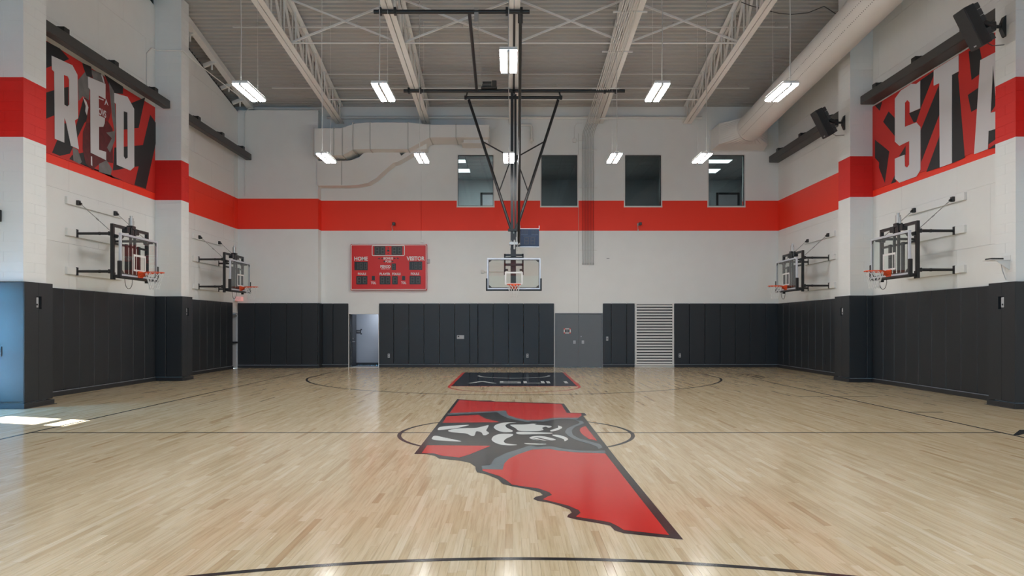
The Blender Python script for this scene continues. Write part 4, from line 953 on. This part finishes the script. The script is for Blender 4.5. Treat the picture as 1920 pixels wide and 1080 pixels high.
# shot clock beside the mast
xa, za = bk(975.3, 462.5, 24.85); xb, zb = bk(1010.7, 430, 24.85)
sk = thing('shot_clock', 'navy blue shot clock with unlit digits beside the hanging mast', 'shot clock', ((xa+xb)/2, 24.85, za))
w2 = (xb-xa)/2; h2 = zb-za
MB().cbox(-w2,-.06,0,w2,.06,h2,.01).build('case', M_navy, sk)
MB().box(-w2-.01,-.065,h2,w2+.01,.065,h2+.025).box(-w2-.01,-.065,-.03,w2+.01,.065,0).box(-w2-.012,-.06,h2,-w2+.005,.06,h2+.12).box(w2-.005,-.06,h2,w2+.012,.06,h2+.12).build('rail', M_silver, sk)
MB().box(-w2+.03,-.0635,h2*.66,-.06,-.0605,h2*.675).box(.06,-.0635,h2*.66,w2-.03,-.0605,h2*.675).box(-w2+.1,-.0635,h2*.6,w2-.1,-.0605,h2*.612).build('line', M_navyl, sk)
M_sdig = mat('shot_segment', (.055,.06,.075,1), .5)
def seg7(mb, a, b, top_, bot, y, t_):
    mid = (top_+bot)/2
    for s_ in ((a,top_-t_,b,top_),(a,mid-t_/2,b,mid+t_/2),(a,bot,b,bot+t_),(a,mid+t_/2,a+t_,top_-t_),(b-t_,mid+t_/2,b,top_-t_),(a,bot+t_,a+t_,mid-t_/2),(b-t_,bot+t_,b,mid-t_/2)): mb.box(s_[0], y, s_[1], s_[2], y+.003, s_[3])
mb = MB()
for a in (-.26,-.155,.075,.18): seg7(mb, a, a+.08, h2*.95, h2*.72, -.0635, .014)
for a in (-.19,.03): seg7(mb, a, a+.16, h2*.53, h2*.12, -.0635, .028)
mb.build('digit_segments', M_sdig, sk)
MB().bar((-w2,0,.03),(-w2-.22,0,.02), .05, .05).tube([(-w2-.02,0,.05),(-w2-.1,0,.16),(-w2-.04,0,.34),(-w2-.01,0,.42)], .012, 6).build('mount_arm', M_black, sk)

# ---------------------------------------------------------------- pendant lights
def fixture():
    t = put('pendant_light', None)
    MB().cbox(-.172,-.6,.012,.172,.6,.055,.008).cbox(-.06,-.5,.055,.06,.5,.09,.008).build('housing', M_white, t)
    MB().box(-.172,-.6,0,-.158,.6,.012).box(.158,-.6,0,.172,.6,.012).box(-.158,-.6,0,.158,-.582,.012).box(-.158,.582,0,.158,.6,.012).box(-.028,-.582,-.034,.028,.582,.012).build('reflector', M_lgrey, t)
    for s_ in (-1,1): MB().box(s_*.03,-.58,-.036,s_*.156,.58,.0115).build('led_strip', M_led, t)
    MB().box(-.16,-.55,.0555,-.07,.55,.060).box(.07,-.55,.0555,.16,.55,.060).build('added_uplight', M_up, t)  # upward glow added on the housing to brighten roof and upper walls
    return t
f0 = fixture(); placed = 0
rows = [(22.56, (-5.86,-2.85,-.08,3.23,6.0), 'farther', ), (16.2, (-5.95,-2.91,None,3.29,6.1), 'nearer')]
names = ('leftmost', 'second from the left', 'middle', 'second from the right', 'rightmost')
spots = [(x, 22.56, names[i]+' lit white pendant light of the farther row near the back wall') for i, x in enumerate((-5.86,-2.85,-.10,3.23,6.0))]
spots += [(-5.95,16.2,'leftmost lit white pendant light of the nearer row, over the left sideline'),(-2.91,16.2,'lit white pendant light of the nearer row, just left of the hanging hoop pipes'),
          (-.07,14.3,'lit white pendant light in front of the black hanging hoop mast'),(3.29,16.2,'lit white pendant light of the nearer row, just right of the hanging hoop pipes'),(6.1,16.2,'rightmost lit white pendant light of the nearer row, before the round duct')]
for k, (x, y, lb) in enumerate(spots):
    o = f0 if k == 0 else copy_tree(f0); o.location = (x, y, 6.97); tag(o, lb, 'light', 'white pendant lights')
    zt_ = deck(y-.55)-7.0; zt2 = deck(y+.55)-7.0
    MB().tube([(0,-.52,.09),(.01,-.52,1.2),(-.008,-.52,2.4),(0,-.52,zt_)], .011, 6).build('power_cord', M_steelw, o)
    MB().tube([(0,.52,.09),(0,.52,zt2)], .003, 4).build('suspension_wire', M_steelw, o)

# ---------------------------------------------------------------- ducts
rd = thing('round_duct', 'long round white ventilation duct running under the roof along the right wall', 'duct')
ax = lambda y: Vector((9.14, y, 9.226+.0645*(28-y))); RD = .50
mb = MB(); mb.tube([ax(y) for y in (27.45, 24, 20, 16, 12, 8, 4, 0)], RD, 40); mb.build('duct_tube', M_duct, rd)
for y in (26.9, 24.2, 21.5, 18.8): MB().tube([ax(y+.02), ax(y-.02)], RD+.006, 40, cap=False).build('seam_band', M_duct, rd)
pf_ = MB()
for row in (198, 224):
    a = math.radians(row)
    y = 27.2
    while y > 14:
        for dd in (0,):
            c_ = ax(y); p = c_+Vector((math.cos(a)*(RD+.002),0,math.sin(a)*(RD+.002))); n_ = Vector((math.cos(a),0,math.sin(a))); tg_ = Vector((-math.sin(a),0,math.cos(a)))
            pf_.add([p+tg_*.011+Vector((0,.014,0)), p-tg_*.011+Vector((0,.014,0)), p-tg_*.011-Vector((0,.014,0)), p+tg_*.011-Vector((0,.014,0))], [(0,1,2,3)])
        y -= .085
o = pf_.build('perforation', M_seg, rd); o['kind'] = 'stuff'
pn = MB(); NS = 40; c0 = ax(27.45); ringp = [(c0.x+RD*math.cos(2*PI*i/NS), 27.45, c0.z+RD*math.sin(2*PI*i/NS)) for i in range(NS)]
bx0, bx1, bz0, bz1 = 8.13, 10.06, 8.80, 9.62
def rectp(i):
    a = 2*PI*i/NS; c_, s_ = math.cos(a), math.sin(a); k = 1/max(abs(c_), abs(s_)); return ((bx0+bx1)/2+(bx1-bx0)/2*c_*k, 28.1, (bz0+bz1)/2+(bz1-bz0)/2*s_*k)
rp = [rectp(i) for i in range(NS)]; pn.add(ringp+rp, [(i,(i+1)%NS,NS+(i+1)%NS,NS+i) for i in range(NS)])
q0 = [(7.98,YB-.03,8.70),(10.12,YB-.03,8.70),(10.12,YB-.03,9.5),(7.98,YB-.03,9.5)]
pn.add([(bx0,28.1,bz0),(bx1,28.1,bz0),(bx1,28.1,bz1),(bx0,28.1,bz1)]+q0, [(i,(i+1)%4,4+(i+1)%4,4+i) for i in range(4)]); pn.build('plenum', M_duct, rd)
MB().box(7.92,YB-.03,8.66,10.18,YB-.001,8.72).box(7.92,YB-.03,9.44,10.18,YB-.001,9.52).box(7.92,YB-.03,8.72,8.0,YB-.001,9.44).box(10.1,YB-.03,8.72,10.18,YB-.001,9.44).build('flange', M_duct, rd)
# rectangular duct left
qd = thing('rectangular_duct', 'white rectangular ventilation ductwork with an S-bend left of the first window', 'duct')
YF1 = 27.6
def dpt(u, v, Y=YF1): return bk(u, v, Y)
up = [dpt(593,291),dpt(642,291),dpt(663,280),dpt(690,279.5),dpt(765,279.5),dpt(806,257.5),dpt(806,234),dpt(790,232.5),dpt(765,229.7),dpt(690,229.7),dpt(663,232),dpt(642,240.5),dpt(593,240.5)]
up[0] = (XBO, up[0][1]); up[-1] = (XBO, up[-1][1])
MB().prism(up, lambda x, z, d: (x, YF1+d, z), YB-.05-YF1).build('upper_section', M_duct, qd)
xa, za = dpt(806,257.5); xb, zb = dpt(917,234)
MB().box(xa+.002, YF1, za, xb, YB-.05, zb).build('outlet_section', M_duct, qd)
fo = MB(); xg0, zg0 = dpt(868,269); xg1, zg1 = dpt(918,278); fo.box(xg0, YF1+.35, za-.12, xb-.05, YB-.06, za-.002); fo.box(xg0-.08, YF1+.3, za-.15, xb+.0, YB-.06, za-.12); fo.build('grille_boot', M_duct, qd)
for u in (594.5, 626, 642, 662, 694, 765, 806, 855):
    zz = [dpt(u,v)[1] for v in ((291,240.5) if u <= 643 else (281,231) if u < 665 else (279.5,229.7) if u < 780 else (257.5,234))]; x_ = dpt(u,0)[0] if u > 595 else XBO+.03
    MB().box(x_-.018, YF1-.02, min(zz)-.02, x_+.018, YB-.055, max(zz)+.03).build('flange', M_flange, qd)
ad = [dpt(644.5,248.5,YF1-.01),dpt(660.5,246),dpt(660.5,275),dpt(644.5,281)]
MB().prism(ad, lambda x, z, d: (x, YF1-.002-d, z), .014).build('access_panel', M_duct, qd)
YF2 = 28.15
lo_ = [(594,348),(650,348),(670,347),(690,343),(705,334),(722,318),(738,305),(745,303.5),(757,297),(785,281),(800,279)]
hi_ = [(800,262),(790,262),(765,283),(752,292),(748,284),(700,284),(682,287),(672,296),(658,300.5),(640,301.5),(594,301.5)]
P = [bk(u,v,YF2) for u, v in lo_+hi_]; P[0] = (XBO, P[0][1]); P[-1] = (XBO, P[-1][1])
MB().prism(P, lambda x, z, d: (x, YF2+d, z), YB-.02-YF2).build('lower_section', M_duct, qd)
x_, z_ = bk(640.5,0,YF2)[0], 0; MB().box(x_-.02, YF2-.015, bk(0,347,YF2)[1], x_+.02, YB-.03, bk(0,301,YF2)[1]).build('flange', M_flange, qd)

# ---------------------------------------------------------------- pipes and conduits
cb_ = thing('conduit_bundle', 'bundle of eight conduits, coloured grey for shading, running down the back wall right of the second window', 'conduit')
for i in range(8):
    x = 2.83+i*.063; zb0 = 4.15; yo = YB-.06
    pts = [(x,yo,zb0),(x,yo,9.25),(x+.03,yo-.02,9.45),(x+.09,yo-.12,9.62),(x+.13,yo-.35,9.70)]
    MB().tube(pts, .0105, 6).build('conduit', M_cond, cb_)
    MB().tube([pts[-1]]+[(x+.13+.012*(26-y)*.5,y,chord(y)-.06) for y in (26.5,24,21,18,15)], .0135, 6).build('overhead_conduit', M_steelw, ceil)
for z_ in (bk(0,281,YB)[1], bk(0,352,YB)[1], bk(0,469,YB)[1]): MB().box(2.7, YB-.045, z_-.012, 3.42, YB-.002, z_+.012).build('strut_channel', M_steelw, cb_)
for y in (27.9, 25.0, 22.2, 19.8): MB().box(2.8, y-.02, chord(y)-.045, 3.75, y+.02, chord(y)-.005).build('strut_channel', M_steelw, ceil)
for i in range(8): MB().tube([(2.83+i*.063,YB-.06,4.19),(2.83+i*.063,YB-.06,4.12)], .017, 8).build('end_fitting', M_cond, cb_)
zs = bk(0,220.5,28.62)[1]
sp = thing('sprinkler_main', 'white sprinkler pipe running across the top of the back wall', 'pipe')
MB().tube([(-7.4,28.62,zs),(7.6,28.62,zs)], .055, 10).build('pipe', M_steelw, sp)
xd = bk(997,0,28.62)[0]; MB().tube([(.12,28.62,zs),(.12,28.62,zs-.28),(xd-.05,28.62,zs-.30),(xd,28.62,zs-.36),(xd,28.62,zs-.85)], .05, 10).tube([(xd,28.62,zs-.85),(xd,28.62,zs-.95)], .075, 10).tube([(xd,28.62,zs-.95),(xd,28.62,zs-1.02)], .03, 8).build('drain_drop', M_steelw, sp)
for (y, lb) in ((23.04,'thin white sprinkler branch pipe under the roof deck, nearer one'),(26.8,'thin white sprinkler branch pipe under the roof deck, closer to the back wall')):
    bp = thing('sprinkler_branch', lb, 'pipe', (0,y,deck(y)-.25)); MB().tube([(-9.0,0,0),(8.9,0,0)], .022, 8).build('pipe', M_steelw, bp)
    for x in (-8.2,-5.0,-1.6,1.7,5.2,8.5): MB().tube([(x,0,0),(x,0,.12)], .014, 6).tube([(x,0,.12),(x,0,.15)], .03, 8).build('sprinkler_head', M_zinc, bp)
yc = 20.2; pts = [(1390,4),(1405,10),(1430,17),(1460,25),(1485,27),(1515,24),(1535,16),(1545,12),(1552,16),(1570,28),(1590,40)]
tag(MB().tube([(bk(u,v,yc)[0], yc, bk(u,v,yc)[1]) for u, v in pts], .012, 6).build('hanging_cable', M_dark), 'dark cable sagging between the roof joist and the round duct', 'cable')
# conduit elbows on the walls
tag(MB().tube([(XL+.02,21.2,8.5),(XL+.02,21.2,9.75),(XL+.03,21.45,10.0),(XL+.1,21.68,10.02),(-10.0,21.68,10.02),(-10.0,22.5,10.0),(-9.9,26,10.0)], .018, 6).build('conduit', M_steelw), 'white conduit bending across the farther left pilaster', 'conduit')
zc2 = bk(0,203,28.2)[1]
tag(MB().tube([(-10.55,28.25,6.8),(-10.55,28.25,zc2-.15),(-10.42,28.25,zc2),(-7.2,28.25,zc2),(-6.9,28.4,zc2-.15)], .015, 6).build('conduit', M_steelw), 'white conduit across the top of the projecting wall at the left', 'conduit')
tag(MB().tube([(-10.835,27.9,2.7),(-10.835,27.9,8.7)], .012, 6).build('conduit', M_wall), 'thin vertical conduit in the left back corner above the exit sign', 'conduit')
x_, z_ = bk(905, 509, YB)
t = thing('wall_conduit_box', 'small white junction box with short conduit behind the hanging backboard', 'junction box', (x_, YB, z_))
MB().cbox(-.06,-.06,-.06,.06,-.001,.06,.006).build('box', M_steelw, t); MB().tube([(.06,-.02,-.01),(1.15,-.02,-.01),(1.3,-.02,.2),(1.4,-.02,.25)], .018, 6).build('conduit', M_steelw, t)
x_, z_ = bk(1077, 264, YB)
t = thing('wall_conduit_box', 'small white junction box high on the wall left of the conduit bundle', 'junction box', (x_, YB, z_))
MB().cbox(-.07,-.06,-.08,.07,-.001,.08,.006).build('box', M_steelw, t); MB().tube([(0,-.02,.08),(0,-.02,.55),(.08,-.02,.68),(.3,-.02,.7)], .012, 6).tube([(.07,-.02,0),(.45,-.02,0)], .01, 6).build('conduit', M_steelw, t)

# ---------------------------------------------------------------- loudspeakers
def speaker(base, sc_, lb, yaw):
    t = thing('wall_speaker', lb, 'loudspeaker', base, 0, 'black tilted loudspeakers on the right pilasters')
    Mr = Matrix.Translation((-.62*sc_,0,0)) @ Matrix.Rotation(yaw, 4, 'Z') @ Matrix.Rotation(math.radians(-27), 4, 'Y')
    w_, d_, h_ = .19*sc_, .17*sc_, .43*sc_
    b_ = MB().cbox(-d_,-w_,-h_,d_*.35,w_,h_,.012,0,Mr); b_.build('cabinet', M_spk, t)
    r_ = MB()
    for k in range(6):
        if k == 2: continue
        z0 = -h_+.01+k*(2*h_-.02)/6; r_.cbox(d_*.35,-w_*.85,z0+.006,d_,w_*.85,z0+(2*h_-.02)/6-.006,.008,0,Mr)
    r_.build('rear_housing', M_spkg, t)
    MB().cbox(-d_-.006,-w_*.93,-h_+.02,-d_,w_*.93,h_-.02,.003,0,Mr).build('grille', M_spk, t)
    MB().cbox(-d_-.008,-.04,-h_+.05,-d_-.005,.04,-h_+.075,.001,0,Mr).build('badge', M_lgrey, t)
    p = Mr @ Vector((d_,0,.02)); MB().tube([p, (-.22*sc_,0,.0)], .07*sc_, 10).tube([(-.3*sc_,0,0),(-.03,0,0)], .035*sc_, 10).cbox(-.32*sc_,-.06,-.1*sc_,-.2*sc_,.06,.1*sc_,.02).build('arm', M_black, t)
    MB().prism([(-.22*sc_,-.0),(.22*sc_,-.0),(.2*sc_,.03),(.07*sc_,.085),(-.07*sc_,.085),(-.2*sc_,.03)], lambda a, b, d: (-.001-b, -.05+d, a), .1).build('wall_plate', M_black, t)
    q = Mr @ Vector((d_*.5,0,-h_)); MB().tube([q, q+Vector((.1,0,-.05)), (-.01,0,q.z-.03)], .008, 6).build('cable', M_dark, t)
Yq, Zq = sw(1581, 230, 10.03); speaker((10.03, 21.55, 1.675+(610.5-230)*21.55/F), 1.0, 'smaller looking black tilted loudspeaker on the farther right pilaster', 0)
speaker((10.17, 14.75, 1.675+(610.5-50)*14.75/F), 1.0, 'black tilted loudspeaker on the nearer right pilaster, over the STA banner', 0)

# ---------------------------------------------------------------- small wall things
def plate(name, u, v, Y, w_, h_, lb, cat, m=None, slots=1):
    x, z = bk(u, v, Y); t = thing(name, lb, cat, (x, Y, z))
    MB().cbox(-w_/2,-.012,-h_/2,w_/2,0,h_/2,.004).build('plate', m or M_plate, t)
    mb = MB()
    for k in range(slots): c_ = (k+.5)/slots*h_-h_/2; mb.cbox(-w_*.2,-.016,c_-h_*.12,w_*.2,-.012,c_+h_*.12,.002)
    mb.build('socket', M_lgrey if m else M_dark, t)
    return t
plate('wall_outlet', 729, 667, YP, .085, .16, 'small grey outlet low on the padding just right of the open doorway', 'outlet', None, 2)
plate('wall_outlet', 989, 667, YP, .085, .16, 'small grey outlet low on the padding left of the grey double door', 'outlet', None, 2)
plate('wall_switch', 1138.5, 635, YP, .085, .17, 'small grey switch on the narrow padding right of the grey double door', 'switch')
plate('wall_outlet', 1274.5, 666.5, YP, .085, .16, 'small grey outlet low on the padding right of the white louver', 'outlet', None, 2)
x, z = bk(863.5, 632, YP); t = thing('control_panel', 'small white control panel on the padding below the scoreboard level', 'control panel', (x, YP, z))
MB().cbox(-.145,-.02,-.075,.145,0,.075,.006).build('plate', M_plate, t); MB().cbox(-.11,-.026,.0,-.05,-.02,.05,.003).build('key_switch', M_dk, t); MB().cbox(-.02,-.024,-.04,.12,-.02,.045,.003).build('buttons', M_lgrey, t)
for (u, v, lb) in ((1547,678,'small black outlet low on the padding of the right wall near the back corner'),(1743,700,'small black outlet low on the padding under the nearer right hoop')):
    y, z = sw(u, v, XR-.06); t = thing('wall_outlet', lb, 'outlet', (XR-.06, y, z)); MB().cbox(-.012,-.06,-.1,0,.06,.1,.004).build('plate', M_dk, t); MB().cbox(-.016,-.025,.02,-.012,.025,.06,.002).cbox(-.016,-.025,-.06,-.012,.025,-.02,.002).build('socket', M_spkg, t)
x, z = bk(1140, 484.5, YB); t = thing('wall_plate', 'tiny blank plate on the white wall right of the conduit bundle', 'plate', (x, YB, z)); MB().cbox(-.06,-.012,-.015,.06,0,.015,.003).build('plate', M_galv, t); MB().cbox(-.02,-.016,-.006,.02,-.012,.006,.002).build('slot', M_dark, t)
for (u, lb) in ((738,'small black wall camera on the red band above the scoreboard'),(1197,'small black wall camera on the red band below the third window')):
    x, z = bk(u, 421, YB); t = thing('wall_camera', lb, 'camera', (x, YB, z))
    MB().cbox(-.05,-.03,-.05,.05,-.001,.05,.006).build('base', M_galv, t); MB().tube([(0,-.03,0),(0,-.14,.01)], .02, 8).build('arm', M_galv, t)
    MB().cbox(-.02,-.24,-.05,.10,-.12,.06,.012).build('body', M_black, t); MB().tube([(-.02,-.1,0),(-.05,-.13,-.1),(-.03,-.1,-.22)], .01, 6).tube([(-.03,-.1,-.22),(-.03,-.1,-.27)], .025, 8).build('cable', M_galv, t)
# signs
x, z = bk(672, 622, YB+1.449); t = thing('door_sign', 'small black sign on the grey corridor wall inside the open doorway', 'sign', (x, YB+1.449, z))
MB().box(-.11,-.006,-.075,.11,-.0005,.075).build('panel', M_dk, t)
mb = MB()
for sx in (-1,1):
    for sz in (-1,1): mb.box(sx*.12-.03,-.007,sz*.09-.03,sx*.12+.03,-.001,sz*.09+.03)
mb.build('corner', M_dk, t); MB().box(-.07,-.0075,.015,.07,-.006,.03).box(-.07,-.0075,-.02,.07,-.006,-.005).build('line', M_plate, t)
x, z = bk(1063.5, 620.5, YB+.005); t = thing('door_sign', 'small framed sign on the left leaf of the grey double door', 'sign', (x, YB+.005, z))
MB().box(-.14,-.006,-.1,.14,-.0005,.1).build('panel', M_white, t); MB().box(-.095,-.008,-.06,.095,-.006,.06).build('face', M_dk, t)
mb = MB()
for sx in (-1,1):
    for sz in (-1,1): mb.box(sx*.11-.03,-.008,sz*.08-.02,sx*.11+.03,-.0061,sz*.08+.02)
mb.build('corner', M_exit, t); MB().box(-.06,-.0095,.01,.06,-.008,.025).box(-.06,-.0095,-.02,.06,-.008,-.006).build('line', M_plate, t)
t = thing('exit_sign', 'small red and white exit sign above the door in the left back corner', 'sign', (XL, 27.95, 2.62))
MB().cbox(.0,-.14,-.0,.07,.14,.2,.008).build('case', M_white, t)
MB().cbox(.07,-.12,.02,.30,.12,.18,.004).build('face', M_exl, t)
P, fs = text_mesh('EXIT', M_white, .03); MB().add([(.09+a*.19, -.1215, .05+b*.1) for a, b in P], fs).build('lettering', M_white, t, fix=False)
# white shelf on the near right pilaster
y, z = sw(1886, 489, 10.17); y = 14.7
t = thing('wall_shelf', 'small white shelf holding a black device on the nearer right pilaster', 'shelf', (10.17, y, z))
MB().cbox(-.42,-.13,0,0,.13,.014,.003).box(-.012,-.13,.014,0,.13,.1).build('shelf_plate', M_white, t); MB().prism([(-.3,0),(0,0),(0,-.2)], lambda a,b,d: (a,-.1+d,b), .01).build('bracket', M_white, t)
tag(MB().cbox(-.38,-.1,.015,-.12,.1,.05,.008).build('network_device', M_spk, None, (10.17,y,z)), 'black flat network device lying on the white wall shelf', 'device')
tag(MB().tube([(10.05,y,z),(10.1,y+.02,z-.2),(10.14,y,z-.35),(10.16,y,2.62)], .009, 6).build('device_cable', M_lgrey), 'thin grey cable hanging from the white shelf to the padding', 'cable')
z = H+(YH-405)*14.45/F
t = thing('wall_speaker_box', 'black box on the camera side of the nearer left pilaster at the picture edge', 'box', (-10.44, 14.449, z))
MB().cbox(-.3,-.1,-.12,.13,-.0,.12,.01).build('case', M_spk, t); MB().box(-.28,-.104,-.1,.11,-.1,.1).build('grille', M_spkg, t)
z = H+(YH-659)*14.38/F
t = thing('wall_outlet', 'dark outlet on the daylit side of the nearer left pilaster padding', 'outlet', (-10.31, 14.379, z)); MB().cbox(-.1,-.014,-.1,.05,0,.1,.006).build('plate', M_dk, t); MB().cbox(-.06,-.018,-.06,.02,-.014,.06,.003).build('socket', M_spkg, t)
